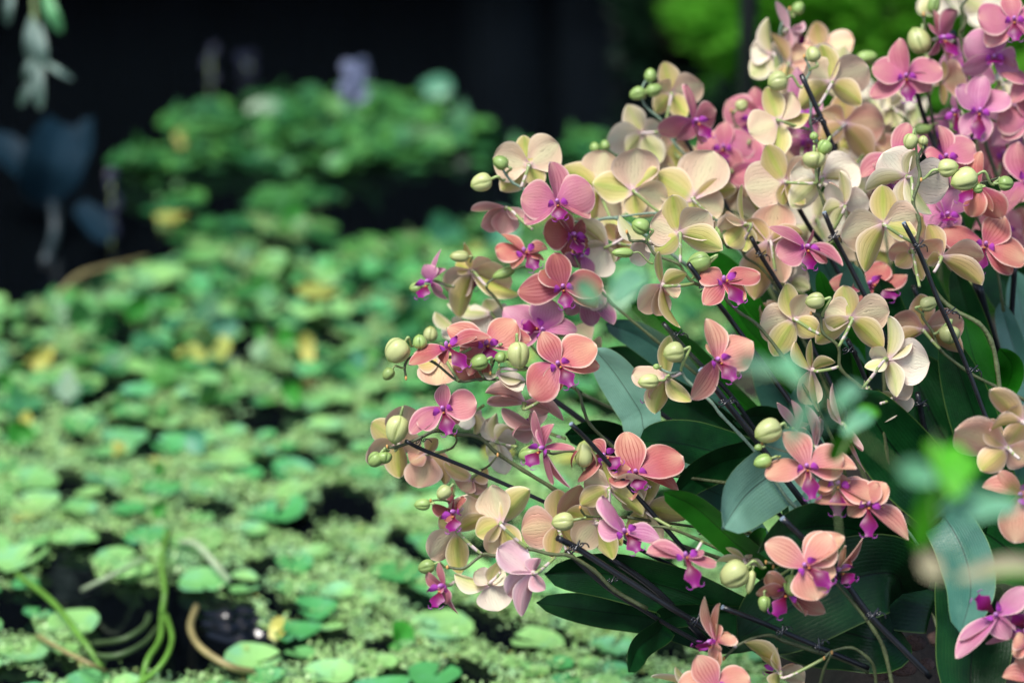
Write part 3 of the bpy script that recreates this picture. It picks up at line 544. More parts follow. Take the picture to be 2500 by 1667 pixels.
# black plastic stakes: pixels, depth, radius px, clips at (pixel x, y, tilt)
STAKES = [
('thin stake slanting up through the pink flower at the upper left', 3.60, '1653,312 1699,383 1760,480 1830,600', 5, '', 0),
('thickest stake, standing highest with its flat top against the cream flowers', 3.47, '1957,185 2005,290 2042,380 2090,520', 6.5, '1990,296,0', 0),
('stake with blue-grey cut end in front of cream flowers in the middle', 3.40, '2013,520 2040,584 2082,664 2150,800 2200,920', 6, '2030,582,1.2', 1),
('stake behind the crossed clip under the peach flower', 3.40, '1834,580 1860,628 1903,697 1960,800 2010,900', 5.5, '1853,622,.6', 0),
('stake whose top stands just right of the yellow flower with the hooked bud', 3.26, '1681,644 1724,704 1765,755 1800,802 1900,940', 6, '1716,705,.3', 0),
('stake ending above the dark stem fork at the right', 3.27, '2207,545 2239,606 2262,660 2292,738 2315,787 2343,853 2371,922 2407,1019 2440,1100', 6, '2238,602,0 2315,762,.8 2370,905,1', 1),
('stake holding the matched pair of yellow flowers', 3.34, '2070,831 2094,880 2120,943 2145,994 2200,1110', 6, '2066,857,.1', 0),
('stake in front of the lone salmon flower, its cut end facing us', 3.20, '1712,903 1742,941 1781,992 1832,1056 1872,1110 1972,1240 2040,1330', 8, '1766,984,.3', 1),
('stake with a pale cut end in the dark gap left of the big leaves', 3.22, '1395,1035 1445,1085 1520,1170', 6, '', 1),
('long stake slanting down across the water from the lowest left flowers', 3.31, '992,1077 1038,1100 1161,1150 1332,1226 1420,1270', 5, '1024,1080,.7', 0),
('upper stake under the lilac flower at the bottom', 3.19, '1362,1313 1408,1337 1500,1396 1640,1484 1700,1520 1790,1580', 8, '1400,1340,.6 1697,1516,.9', 0),
('lower twin stake under the lilac flower at the bottom', 3.24, '1383,1345 1480,1432 1560,1482 1638,1530 1720,1575', 6, '1490,1420,.4', 0),
('short stake with a knotted clip between the yellow flower and the leaves', 3.28, '1695,1280 1730,1310 1784,1354 1850,1400', 6, '1712,1295,.9', 0),
('stake with a pale cut end in front of the dark curved leaf', 3.13, '1911,1266 1967,1320 2051,1404 2118,1495 2205,1585 2271,1652', 8, '2125,1503,.8', 1),
('lowest stake with two clips near the bottom edge', 3.15, '1765,1482 1848,1514 1911,1541 2030,1592 2120,1630', 6.5, '1905,1545,.9 1998,1580,1.2', 1),
('stake leaning left between flower stems at the top right', 3.56, '2238,225 2250,270 2275,340', 6, '', 0),
('blurred stake beside the blue-grey stem at the top right corner', 3.62, '2325,80 2337,138 2362,210 2400,300', 8, '', 0),
('thick dark stake standing behind the right-hand leaves', 3.50, '2385,690 2410,790 2440,880', 13, '', 0),
('straight thin stake furthest right among the dark leaves', 3.48, '2478,640 2470,760 2465,870', 7, '', 0),
('stake crossing behind the pale cream flowers from the upper left', 3.47, '1945,500 1980,560 2010,600 2060,690', 6, '', 0),
('stake in the dark tangle behind the long salmon flowers', 3.42, '1290,935 1400,1010 1490,1080 1580,1140', 7, '', 0),
('second stake in the dark tangle, nearer the big bluish leaf', 3.44, '1440,890 1560,970 1680,1060 1760,1130', 6, '1670,1045,.3', 0),
('stake between bluish leaf and dark leaf under the star-like flower', 3.36, '1620,790 1690,870 1780,960 1850,1060', 6, '1650,818,.3', 0),
('black stake dipping behind the dark leaves at the bottom middle', 3.30, '1490,1360 1600,1440 1690,1530 1720,1560', 9, '', 0),
('thin stake in the shade right of the leaf heap', 3.42, '2240,960 2260,1060 2290,1150', 7, '2240,985,.1', 0),
('half-hidden stake under the red flower at the right', 3.46, '2180,730 2230,860 2260,960', 8, '', 0),
('thin stake right of the red flower at the right', 3.50, '2230,700 2260,780 2300,860', 6, '', 0),
]
# strap leaves: plant, material, depth base, depth tip, half breadth px, roll, midrib base>tip
LEAVES = [
('1', 'S', 3.40, 3.36, 52, .2, '1600,1075 1560,1000 1500,910 1450,850'),
('1', 'D', 3.42, 3.30, 62, -.5, '1850,1130 1740,1100 1650,1080 1560,1075'),
('1', 'B', 3.50, 3.45, 40, .3, '1760,950 1650,880 1560,820 1480,790'),
('1', 'G', 3.46, 3.42, 26, .6, '1900,1060 1790,960 1700,860 1630,800'),
('2', 'S', 3.36, 3.12, 84, .2, '1960,1120 1900,1150 1820,1210 1765,1290'),
('2', 'D', 3.38, 3.32, 48, .5, '1900,1120 1790,1120 1700,1160 1640,1220'),
('2', 'G', 3.24, 3.16, 42, .5, '1890,1400 1800,1330 1700,1240 1620,1200'),
('2', 'D', 3.34, 3.29, 66, .3, '1800,1500 1650,1440 1480,1400 1330,1400'),
('2', 'D', 3.38, 3.33, 46, -.3, '1760,1560 1600,1510 1450,1490 1310,1470'),
('3', 'D', 3.30, 3.12, 72, .3, '2190,1330 2080,1290 1960,1290 1850,1350'),
('3', 'D', 3.26, 3.2, 110, 0, '2180,1400 2060,1420 1900,1500 1800,1560'),
('3', 'G', 3.34, 3.18, 30, .7, '1950,1420 1880,1370 1850,1330 1870,1290'),
('3', 'D', 3.28, 3.30, 100, -.2, '2150,1560 2050,1540 1950,1530 1850,1540'),
('3', 'D', 3.32, 3.20, 40, .5, '1660,1500 1610,1540 1560,1580 1535,1640'),
('3', 'D', 3.36, 3.3, 120, 0, '2300,1450 2200,1420 2080,1400 1950,1410'),
('4', 'D', 3.46, 3.42, 105, .1, '2400,1280 2330,1120 2260,980 2210,860'),
('4', 'D', 3.44, 3.40, 62, .4, '2440,1220 2400,1080 2360,960 2310,820'),
('4', 'G', 3.46, 3.43, 52, -.2, '2440,1050 2420,960 2380,880 2350,760'),
('4', 'D', 3.48, 3.44, 46, .5, '2440,1100 2400,900 2370,780 2330,650'),
('4', 'G', 3.46, 3.40, 34, .5, '2420,1000 2460,940 2470,890 2440,850'),
('4', 'B', 3.52, 3.5, 30, .2, '2520,1020 2490,900 2460,800 2440,740'),
('4', 'B', 3.56, 3.54, 40, .0, '2540,900 2510,820 2490,740 2480,660'),
('4', 'D', 3.40, 3.30, 90, .1, '2330,1250 2230,1150 2150,1050 2100,950'),
('5', 'M', 3.24, 3.12, 66, -.25, '2300,1260 2350,1340 2370,1440 2345,1545'),
('5', 'D', 3.26, 3.16, 96, 0, '2360,1440 2375,1530 2370,1640 2370,1760'),
('5', 'D', 3.30, 3.12, 90, -.2, '2330,1270 2420,1310 2500,1380 2540,1440'),
('5', 'D', 3.34, 3.2, 44, .4, '2540,1260 2460,1290 2400,1330 2360,1400'),
('6', 'B', 3.50, 3.44, 48, .2, '2160,900 2120,820 2090,740 2080,640'),
('6', 'D', 3.50, 3.44, 52, -.2, '2240,960 2200,880 2170,780 2150,680'),
('6', 'G', 3.47, 3.43, 26, .5, '2090,820 2050,760 2020,720 2000,660'),
('6', 'B', 3.50, 3.46, 60, .3, '1960,1060 1920,980 1890,900 1870,820'),
('6', 'B', 3.56, 3.5, 52, .2, '2080,760 2040,700 2010,640 1990,590'),
('6', 'D', 3.5, 3.4, 36, .5, '2060,1080 1960,1050 1860,1015 1790,1030'),
('6', 'G', 3.46, 3.42, 30, .5, '1920,920 1860,840 1810,780 1780,700'),
('6', 'D', 3.54, 3.5, 80, 0, '2120,1060 2060,960 2000,880 1960,800'),
('6', 'G', 3.52, 3.5, 50, .3, '1830,760 1780,690 1740,650 1700,620'),
('1', 'D', 3.52, 3.5, 60, .0, '1700,1000 1620,950 1540,900 1440,880'),
('1', 'G', 3.54, 3.5, 34, .4, '1700,900 1640,820 1590,760 1540,740'),
('1', 'D', 3.50, 3.4, 46, .3, '1640,1120 1540,1090 1460,1060 1380,1060'),
('2', 'B', 3.42, 3.34, 40, .2, '1800,1240 1740,1200 1690,1190 1630,1210'),
('4', 'D', 3.6, 3.58, 60, 0, '2330,900 2280,800 2240,700 2200,600'),
('4', 'D', 3.6, 3.58, 60, 0, '2500,800 2460,700 2420,640 2380,560'),
]
PLANT_LABELS = {
 '1': 'orchid leaves left of centre with the long blue-green one rising from the dark tangle',
 '2': 'orchid leaves low in the middle with the broad pale shiny one split by its midrib',
 '3': 'dark orchid leaves along the bottom, under the salmon flowers and the curved stalks',
 '4': 'tall dark green orchid leaves at the right, standing behind the black clips',
 '5': 'orchid leaves in the lower right corner, one bluish and pointing down',
 '6': 'orchid leaves in the centre right, mostly hidden behind the matched yellow flowers',
}
# ------------------------------------------------------------------ flowers
def cam2w(v): return RT*v.x + UP*v.y - FWD*v.z
PV = [0, .08, .2, .35, .5, .65, .8, .9, .96, 1.0]
PETAL = [.13, .28, .58, .88, 1.0, .99, .84, .60, .36, .0]
SEPAL = [.20, .38, .66, .90, 1.0, .97, .80, .55, .32, .0]
def tepal_mesh(c, tip, W, n, kind, R, side, rnd, rows=13, cols=9):
    """surface from c to tip (world), W half breadth vector, n the face direction, R flower radius"""
    Lv = tip-c; vs, fs, uv = [], [], []
    prof = PETAL if kind == 'p' else SEPAL
    cup = rnd.uniform(-.02, .14)*(-1 if kind == 's' else 1); refl = rnd.uniform(-.06, .20); sk = rnd.uniform(-.16, .16)
    wav = rnd.uniform(.02, .075)*(1.4 if kind == 'p' else .7); ph = rnd.uniform(0, 6); fq = rnd.uniform(1.5, 2.6)
    point = rnd.uniform(.1, .5) if kind == 's' else rnd.uniform(-.1, .35)
    for i in range(rows+1):
        t = i/rows; v = math.sin(t*math.pi/2)**.92
        hw = float(np.interp(v, PV, prof))
        if v > .6: hw *= 1-point*(v-.6)/.4*.6
        for j in range(cols):
            u = -1+2*j/(cols-1)
            p = c+Lv*(v+sk*hw*u*v*.5)+W*(hw*u)
            h = math.sin(v*math.pi)*.06 - refl*v*v - cup*(u*u)*hw*1.6 + wav*math.sin(ph+u*fq*2+v*5)*abs(u)**1.5*v
            h -= .028*math.exp(-(u/.14)**2)*min(1, v*4)*(1-v**4)
            p = p+n*(h*R)
            vs.append(p); uv.append(((u+1)/2, v))
    for i in range(rows):
        for j in range(cols-1):
            a = i*cols+j; fs.append((a, a+1, a+cols+1, a+cols))
    # orient the faces along n
    q = fs[(rows//2)*(cols-1)+cols//2]; nn = (vs[q[1]]-vs[q[0]]).cross(vs[q[3]]-vs[q[0]])
    if nn.dot(n) < 0: fs = [f[::-1] for f in fs]
    return vs, fs, uv

def blob(c, ax, ay, az, nu=8, nv=5):
    vs, fs, uv = [], [], []
    for i in range(nv+1):
        th = math.pi*i/nv
        for j in range(nu):
            ph = 2*math.pi*j/nu
            vs.append(c+az*math.cos(th)+(ax*math.cos(ph)+ay*math.sin(ph))*max(.02, math.sin(th))); uv.append((j/nu, 1-i/nv))
    for i in range(nv):
        for j in range(nu):
            j2 = (j+1) % nu; fs.append((i*nu+j, (i+1)*nu+j, (i+1)*nu+j2, i*nu+j2))
    return vs, fs, uv

def patch(fn, nu, nv):
    vs, fs, uv = [], [], []
    for i in range(nv+1):
        for j in range(nu+1):
            u = -1+2*j/nu; v = i/nv; vs.append(fn(u, v)); uv.append(((u+1)/2, v))
    for i in range(nv):
        for j in range(nu):
            a = i*(nu+1)+j; fs.append((a, a+1, a+nu+2, a+nu+1))
    return vs, fs, uv

def build_lip(fl, c, n, up, R, liptip=None):
    rt = up.cross(n).normalized(); up = n.cross(rt).normalized()
    # column: rounded hood leaning forward
    vs, fs, uv = blob(c+n*R*.14+up*R*.01, rt*R*.062, up*R*.065, n*R*.15, 10, 6)
    uvs = [(u, v) for u, v in uv]
    obj('column', vs, fs, M_COL, fl, uvs)
    base = c+n*R*.10-up*R*.08
    tip = (c+n*R*.34-up*R*.56) if liptip is None else liptip
    ax = tip-base; Lr = ax.length
    axn = ax.normalized(); s = rt-axn*rt.dot(axn); s = s.normalized() if s.length > .1 else rt
    f = s.cross(axn).normalized()
    if f.dot(n) < 0: f = -f
    LV = [0, .12, .3, .45, .62, .75, .88, 1.0]; LW = [.04, .05, .07, .16, .25, .17, .09, .11]
    def mid(u, v):
        hw = float(np.interp(v, LV, LW))*R*.98
        dip = math.sin(v*math.pi)*.30*Lr*(1 if v < .6 else 1)*.6
        return base+axn*Lr*v+s*hw*u+f*(dip - .22*hw*u*u + (v**6)*R*.10)
    o = obj('lip', *patch(mid, 6, 11)[:2], M_LIP, fl, patch(mid, 6, 11)[2])
    # two fine curled hairs at the tip of the lip
    hs = []
    for sg in (-1, 1):
        a = tip+s*sg*R*.10
        hs.append(tube(spline([a, a+s*sg*R*.10-axn*R*.01+f*R*.04, a+s*sg*R*.13-axn*R*.10+f*R*.03], 3), [R*.016, R*.014, R*.012, R*.010, R*.008, R*.006, R*.004], 4))
    q = join(*hs); obj('lip_hair', q[0], q[1], M_LOBE, fl, q[2])
    for sg in (-1, 1):
        b = base+rt*sg*R*.05
        def lobe(u, v):
            an = -.5+1.5*v
            w = math.sin(min(1, v*1.15+.12)*math.pi*.86)*R*.115
            return b+rt*sg*R*(.05+.17*math.sin(v*1.7))+n*R*(.06+.26*v)+up*R*(.02-.16*v*v+.10*v)+(up*.9-rt*sg*.3)*w*u-n*abs(u)**2*R*.05
        q = patch(lobe, 4, 6); obj('lip_lobe', q[0], q[1], M_LOBE, fl, q[2])
    q = blob(base+n*R*.13-up*R*.06, rt*R*.04, up*R*.03, n*R*.05, 7, 4); obj('callus', q[0], q[1], M_CALLUS, fl, q[2])

def parse_tepal(t):
    k = t[0]; wd = None
    if '/' in t: t, wd = t.split('/'); wd = float(wd)
    x, y = t[1:].split(','); return k, float(x), float(y), wd

def build_flower(sp, line, D, rnd):
    head, teps, tail = [s.strip() for s in line.split('|')]
    h = head.split(); side, tint = h[0], h[1]
    cx, cy = map(float, h[2].split(',')); dz = float(h[3])/100; gx, gy = map(float, h[4].split(','))
    depth = D+dz+(.018 if side == 'b' else -.018)
    nz = math.sqrt(max(.02, 1-gx*gx-gy*gy))*(1 if side == 'f' else -1)
    if side == 'b': gx, gy = gx, gy
    n = Vector((gx, gy, nz)).normalized()
    px = Q*depth; R = 92*Q*3.3
    fl_mats = ('p', tint) if side == 'b' else (tint, {'o': 'y', 'r': 'q', 'p': 'l', 'm': 'l', 'd': 'q'}[tint])
    if side == 'b' and tint in 'yw': fl_mats = ('o', tint)
    C0 = at(cx, cy, depth); nw = cam2w(n)
    # flower = the knot where all the tepals meet
    q = blob(C0-nw*R*.03, cam2w(Vector((1, 0, 0)))*R*.075, UP*R*.075, nw*R*.09, 8, 5)
    fl = obj('flower', q[0], q[1], M_PED, sp, [(0, .004)]*len(q[0]))
    ds = Vector((0, 0, 0)); data = []
    for t in teps.split():
        k, x, y, wd = parse_tepal(t); data.append((k, x, y, wd))
    first_s = None
    for i, (k, x, y, wd) in enumerate(data):
        d = Vector(((x-cx)*px, -(y-cy)*px, 0)); l = d.length
        zp = -(n.x*d.x+n.y*d.y)/n.z if abs(n.z) > .15 else 0
        Rn = max(1.04*l, R*.98)
        zm = math.sqrt(max(0, Rn*Rn-l*l))
        small = wd is not None and wd < 24
        if zm < abs(zp): zp = math.copysign(zm, zp)
        zp += rnd.uniform(-.08, .08)*R
        if abs(zp) > zm: zp = math.copysign(zm, zp)
        Lc = Vector((d.x, d.y, zp))
        full = max(Lc.length, .85*R); wn = full*(1.13 if k == 'p' else .72)
        if wd is None:
            Wc = n.cross(Lc).normalized()*wn/2
        else:
            wpx = wd*px*(1.19 if wd > 24 else 1.05); dh = d.normalized() if l > 1e-6 else Vector((0, 1, 0)); e = Vector((-dh.y, dh.x, 0)); best = None
            wz = math.sqrt(max(0, (min(wn, wpx*3.2))**2-wpx*wpx))/2
            for sz in (-1, 1):
                for se in (-1, 1):
                    W = e*se*wpx/2+Vector((0, 0, sz*wz)); m = Lc.cross(W).normalized()
                    sc = m.dot(n)
                    if best is None or sc > best[0]: best = (sc, W)
            Wc = best[1]
        m = Lc.cross(Wc)
        if m.dot(n) < 0: Wc = -Wc; m = -m
        mw = cam2w(m.normalized())
        off = nw*R*(.035 if k == 'p' else -.02)+nw*R*.006*(i % 3)
        q = tepal_mesh(C0+off*.5, C0+off+cam2w(Lc), cam2w(Wc), mw, k, R*min(1, full/R)*(.55 if small else 1), side, rnd)
        nm = 'petal' if k == 'p' else 'sepal'
        obj(nm, q[0], q[1], tepal_mat(fl_mats[0], fl_mats[1], k), fl, q[2])
        if k == 's' and first_s is None: first_s = Lc.copy()
    # lip and column on the face of the flower
    lt = None; kx = None
    for t in tail.split():
        if t[0] == 'l':
            x, y = map(float, t[1:].split(',')); lt = at(x, y, depth-.016*(1 if side == 'f' else -1))
        if t[0] == 'k': kx = tuple(map(float, t[1:].split(',')))
    up = cam2w(first_s) if first_s is not None else UP
    up = up-nw*up.dot(nw)
    up = up.normalized() if up.length > 1e-4 else UP
    if lt is not None:
        lu = C0-lt; lu = lu-nw*lu.dot(nw)
        if lu.length > R*.15: up = lu.normalized()
    if side == 'f' or lt is not None: build_lip(fl, C0, nw, up, R, lt)
    # flower stalk from the back of the flower to the stem
    e = at(kx[0], kx[1], D); b = C0-nw*R*.06; dist = (e-b).length
    mid1 = b-nw*min(dist*.35, R*.35); mid2 = e.lerp(mid1, .45)-UP*R*.02+(C0-e).normalized()*0
    pts = spline([b, mid1, mid2, e], 4)
    q = tube(pts, [R*(.050-.008*i/len(pts)) for i in range(len(pts))], 7)
    obj('flower_stalk', q[0], q[1], M_PED, fl, [(u, v) for u, v in q[2]])
    return fl

def build_bud(sp, s, D, rnd):
    f = s.split('/'); cx, cy = map(float, f[0].split(',')); a, b, ang = float(f[1]), float(f[2]), math.radians(float(f[3]))
    ex, ey = map(float, f[4].split(',')); kind = f[5] if len(f) > 5 else ''
    px = Q*D; depth = D-.01
    c = at(cx, cy, depth)
    ax = cam2w(Vector((math.cos(ang), math.sin(ang), rnd.uniform(-.25, .25))).normalized())   # direction of the tip
    sd = ax.cross(FWD).normalized(); th = sd.cross(ax).normalized()
    A, B = a*px, b*px; rot = rnd.uniform(0, 6)
    nu, nv = 36, 12; vs, fs, uv = [], [], []
    for i in range(nv+1):
        t = i/nv; x = -1+2*t
        r = math.sqrt(max(0, 1-abs(x)**2.1))*(1-.16*x)
        if i == nv: r = .02
        if i == 0: r = .10
        for j in range(nu):
            ph = 2*math.pi*j/nu
            seam = abs(math.sin(1.5*ph+rot+.5*t)); rib = abs(math.sin(4.5*ph+rot))
            rr = r*B*(1-.20*math.exp(-(seam/.2)**2)*math.sin(math.pi*min(1, t*1.1))+.03*rib)
            vs.append(c+ax*A*x*(1.03 if x > .9 else 1)+(sd*math.cos(ph)+th*math.sin(ph))*rr); uv.append((seam, t))
    for i in range(nv):
        for j in range(nu):
            j2 = (j+1) % nu; fs.append((i*nu+j, i*nu+j2, (i+1)*nu+j2, (i+1)*nu+j))
    bo = obj('bud', vs, fs, M_BUDG if kind == 'g' else M_BUD, sp, uv)
    e = at(ex, ey, D); st = c-ax*A*.97; dist = (e-st).length
    pts = spline([st, st-ax*min(dist*.4, A*.6), e.lerp(st, .25)-UP*A*.05, e], 5)
    q = tube(pts, max(2.4, min(3.6, b*.18))*px, 7); obj('bud_stalk', q[0], q[1], M_PEDG, bo, q[2])
    if kind == 'o':    # two outer sepals splitting away from the bud
        for sg in (-1, 1):
            base = c+ax*A*.9; tip = c-ax*A*1.12+sd*sg*B*.85
            Lv = tip-base; W = th*B*.7
            def fn(u, v, sg=sg):
                hw = math.sin(math.pi*(.12+.86*v))**.8
                return base+Lv*v+sd*sg*B*(.95*math.sin(v*math.pi*.85))+W*u*hw+sd*sg*B*(-.25*u*u*hw)
            q = patch(fn, 6, 10); obj('opening_sepal', q[0], q[1], tepal_mat('d', 'y', 's'), bo, q[2])

def build_stem(sp, txt, r, D, mat, rnd):
    pts = [tuple(map(float, p.split(','))) for p in txt.split()]
    n = len(pts); P3 = []
    for i, (x, y) in enumerate(pts): P3.append(at(x, y, D+.03*(i/max(1, n-1))**2))
    fine = spline(P3, 4); px = Q*D
    rad = [r*px*(.72+.34*i/len(fine))*(1.0+(.22 if i % 4 == 0 else 0)) for i in range(len(fine))]
    q = tube(fine, rad, 9); return obj('flower_stem', q[0], q[1], mat, sp, q[2])

# blossoms packed behind the front ones in the upper right: one more spray of each colour
rf = random.Random(31)
FILL = [(1480, 500, 'y'), (1600, 480, 'h'), (1660, 430, 'y'), (1750, 420, 'w'), (1760, 500, 'h'), (1830, 350, 'y'), (1950, 330, 'h'), (1960, 410, 'y'), (2060, 430, 'w'), (2120, 320, 'y'), (2090, 520, 'h'), (2000, 530, 'w'), (2180, 470, 'y'), (2250, 600, 'h'), (1930, 570, 'w'), (2120, 600, 'y'), (1850, 520, 'y'), (2040, 170, 'w'), (1960, 220, 'y'), (2150, 380, 'h')]
FILLP = [(2350, 420, 'p'), (2440, 370, 'p'), (2470, 310, 'm'), (2290, 470, 'p'), (2380, 640, 'r'), (2440, 560, 'p'), (1830, 280, 'p'), (1770, 370, 'p'), (2370, 170, 'm'), (2300, 340, 'm'), (2480, 560, 'r')]
def fill_lines(pts, side):
    out = []
    for x, y, t in pts:
        x += rf.uniform(-12, 12); y += rf.uniform(-12, 12); r0 = rf.uniform(-.5, .5); gx, gy = rf.uniform(-.3, .3), rf.uniform(-.1, .3); tp = []
        for k, a in (('s', 90), ('p', 162), ('p', 18), ('s', 234), ('s', 306)):
            an = math.radians(a)+r0; l = rf.uniform(66, 86); tp.append('%s%d,%d' % (k, x+l*math.cos(an)*(1-abs(gx)*.4), y-l*math.sin(an)*(1-abs(gy)*.4)))
        out.append('%s %s %d,%d %d %.2f,%.2f | %s | k%d,%d' % (side, t, x, y, rf.uniform(0, 7), gx, gy, ' '.join(tp), x+rf.uniform(-20, 40), y+60))
    return '\n'.join(out)
SPRAYS.append(('FA', 3.64, 'soft yellow and peach blossoms packed behind the sharper ones at the upper right', fill_lines(FILL, 'b'), [('1660,470 1800,520 1930,600 2050,700', 3.6)], ''))
SPRAYS.append(('FB', 3.64, 'soft pink blossoms packed behind the sharper pink ones near the right edge', fill_lines(FILLP, 'f'), [('2380,330 2410,480 2430,640 2440,760', 3.6)], ''))
for key, D, lab, fl, stems, buds in SPRAYS:
    rnd = random.Random(key)
    s0 = stems[0][0].split()[-1].split(','); base = at(float(s0[0]), float(s0[1]), D+.03)
    sp = root('orchid_spray', lab, 'orchid spray', base, 'sprays of the orchid clump')
    for txt, r in stems: build_stem(sp, txt, r, D, M_STEML if key in 'DEFJACTAB' and r < 5 and key != 'C' else M_STEM, rnd)
    for txt, r in stems[:1]:                            # the spike runs on down to its plant at the foot of the clump
        x, y = map(float, txt.split()[-1].split(','))
        if y < 1290 and x < 2440:
            bx, by = 2240+rnd.uniform(-110, 110), 1380+rnd.uniform(-130, 150)
            a = at(x, y, D+.03); b = at(bx, by, 3.46); dd = max(D+.05, 3.40)
            pts = spline([a, at(x+(bx-x)*.33+rnd.uniform(-14, 14), y+(by-y)*.30, (D+dd)/2), at(x+(bx-x)*.68, y+(by-y)*.66+rnd.uniform(-12, 12), dd), b], 6)
            q = tube(pts, [r*Q*D*(1.08+.25*(i % 5 == 0)) for i in range(len(pts))], 8); obj('lower_stem', q[0], q[1], M_STEM, sp, q[2])
    for line in fl.strip().split('\n'):
        if line.strip(): build_flower(sp, line, D, rnd)
    for b in buds.split():
        if b.count('/') >= 4: build_bud(sp, b, D, rnd)
    for txt, r in stems:                                # dry bracts at nodes
        pts = [tuple(map(float, p.split(','))) for p in txt.split()]
        x, y = pts[0]; c = at(x, y, D-.004)
        q = blob(c, RT*3.4*Q*D, FWD*3.4*Q*D, UP*5.5*Q*D, 7, 5); obj('bract', q[0], q[1], M_BRACT, sp, q[2])

# ------------------------------------------------------------------ stakes and their clips
for lab, D, txt, r, clips, cut in STAKES:
    pts = [tuple(map(float, p.split(','))) for p in txt.split()]; n = len(pts); px = Q*D
    if pts[-1][1] < 1300 and pts[-1][0] < 2400:
        k = 260/math.dist(pts[-1], pts[-2]); pts.append((pts[-1][0]+(pts[-1][0]-pts[-2][0])*k, pts[-1][1]+(pts[-1][1]-pts[-2][1])*k)); n += 1
    P3 = [at(x, y, D+.05*i/(n-1)) for i, (x, y) in enumerate(pts)]
    t = root('plant_stake', lab, 'plant stake', P3[-1], 'black plastic stakes')
    fine = spline(P3, 4); q = tube(fine, r*px, 12); obj('rod', q[0], q[1], M_STAKE, t, q[2])
    d0 = (P3[0]-P3[1]).normalized(); q = tube([P3[0]-d0*.0002, P3[0]+d0*.0012], r*px*.93, 12); obj('cut_end', q[0], q[1], M_CUT if cut else M_STAKE, t, q[2], smooth=False)
    for c in clips.split():
        x, y, an = map(float, c.split(',')); c3 = at(x, y, D)
        # direction of the rod here
        best = min(range(len(fine)-1), key=lambda i: (fine[i]-c3).length); dv = (fine[best+1]-fine[best]).normalized()
        s = dv.cross(FWD).normalized(); s = (s+dv*.35*math.sin(an*3)).normalized(); f = s.cross(dv).normalized(); R1 = r*px*1.15
        parts = []
        for off, ctr, rr in ((-.004, Vector((0, 0, 0)), R1), (.004, s*R1*2.0, R1*.95)):
            loop = [c3+dv*off*.6+ctr+(s*math.cos(a)+f*math.sin(a))*rr for a in [k*math.pi*2*.86/12+.6 for k in range(13)]]
            parts.append(tube(loop, r*px*.26, 6))
        parts.append(tube(spline([c3-s*R1*1.5+dv*.002, c3+f*R1*-1.2, c3+s*R1*3.1-dv*.003], 5), r*px*.30, 6))
        parts.append(tube(spline([c3+s*R1*2.6+dv*.001, c3+s*R1*3.2+dv*.006, c3+s*R1*2.6+dv*.011], 4), r*px*.24, 6))
        q = join(*parts); obj('clip', q[0], q[1], M_CLIP, t, q[2])

# ------------------------------------------------------------------ strap leaves
def strap_leaf(parent, mat, mids, hw, roll, pinch=.55, name='leaf', tipp=2.2, wave=.03):
    mids = spline(mids, 6); n = len(mids); vs, fs, uv = [], [], []; cols = 13; ph = random.uniform(0, 6)
    for i, p in enumerate(mids):
        t = i/(n-1); T = (mids[min(i+1, n-1)]-mids[max(i-1, 0)]).normalized()
        S = T.cross(-FWD)
        S = S.normalized() if S.length > .05 else RT
        Nn = S.cross(T).normalized(); Sr = (S*math.cos(roll)+Nn*math.sin(roll)).normalized(); Nr = Sr.cross(T).normalized()
        w = hw*(pinch+(1-pinch)*math.sin(min(1, t/.6)*math.pi/2))*(max(0, 1-max(0, (t-.55)/.45)**tipp))**.5
        for j in range(cols):
            u = -1+2*j/(cols-1)
            h = .22*abs(u)**1.4*w+wave*hw*math.sin(ph+t*7+u*1.5)*abs(u)+.02*hw*math.sin(t*17+ph*2+u*3)-.03*hw*math.exp(-(u/.07)**2)
            vs.append(p+Sr*w*u+Nr*h); uv.append(((u+1)/2, t))
    for i in range(n-1):
        for j in range(cols-1):
            a = i*cols+j; fs.append((a, a+1, a+cols+1, a+cols))
    # give the blade its thickness
    nb = len(vs); th = hw*.035; rip = random.uniform(0, 6)
    nrm = []
    for i in range(n):
        for j in range(cols):
            a = vs[i*cols+min(j+1, cols-1)]-vs[i*cols+max(j-1, 0)]; b = vs[min(i+1, n-1)*cols+j]-vs[max(i-1, 0)*cols+j]
            c = a.cross(b); nrm.append(c.normalized() if c.length > 1e-12 else Vector((0, 0, 1)))
    vs2 = [v-nn*th*(1-abs(u_[0]*2-1)**4) for v, nn, u_ in zip(vs, nrm, uv)]
    fs2 = [tuple(k+nb for k in f[::-1]) for f in fs]
    return obj(name, vs+vs2, fs+fs2, mat, parent, uv+uv)
ROOTS = {'1': (2050, 1180, 3.55), '2': (2020, 1500, 3.40), '3': (2230, 1460, 3.40), '4': (2430, 1330, 3.58), '5': (2340, 1420, 3.36), '6': (2120, 1080, 3.60)}
plants = {}
for k, (x, y, d) in ROOTS.items():
    plants[k] = root('orchid_plant', PLANT_LABELS[k], 'orchid plant', at(x, y, d), 'leafy orchid plants')
MM = {'B': M_LEAFB, 'D': M_LEAF, 'G': M_LEAFG, 'S': M_LEAFS, 'M': M_LEAFM}
for pl, mt, d0, d1, hw, roll, txt in LEAVES:
    pts = [tuple(map(float, p.split(','))) for p in txt.split()]; n = len(pts)
    mids = [at(x, y, d0+(d1-d0)*i/(n-1)) for i, (x, y) in enumerate(pts)]
    mids = [mids[0].lerp(at(*ROOTS[pl]), .5)-UP*.01] + mids
    strap_leaf(plants[pl], MM[mt], mids, hw*Q*(d0+d1)/2, roll)

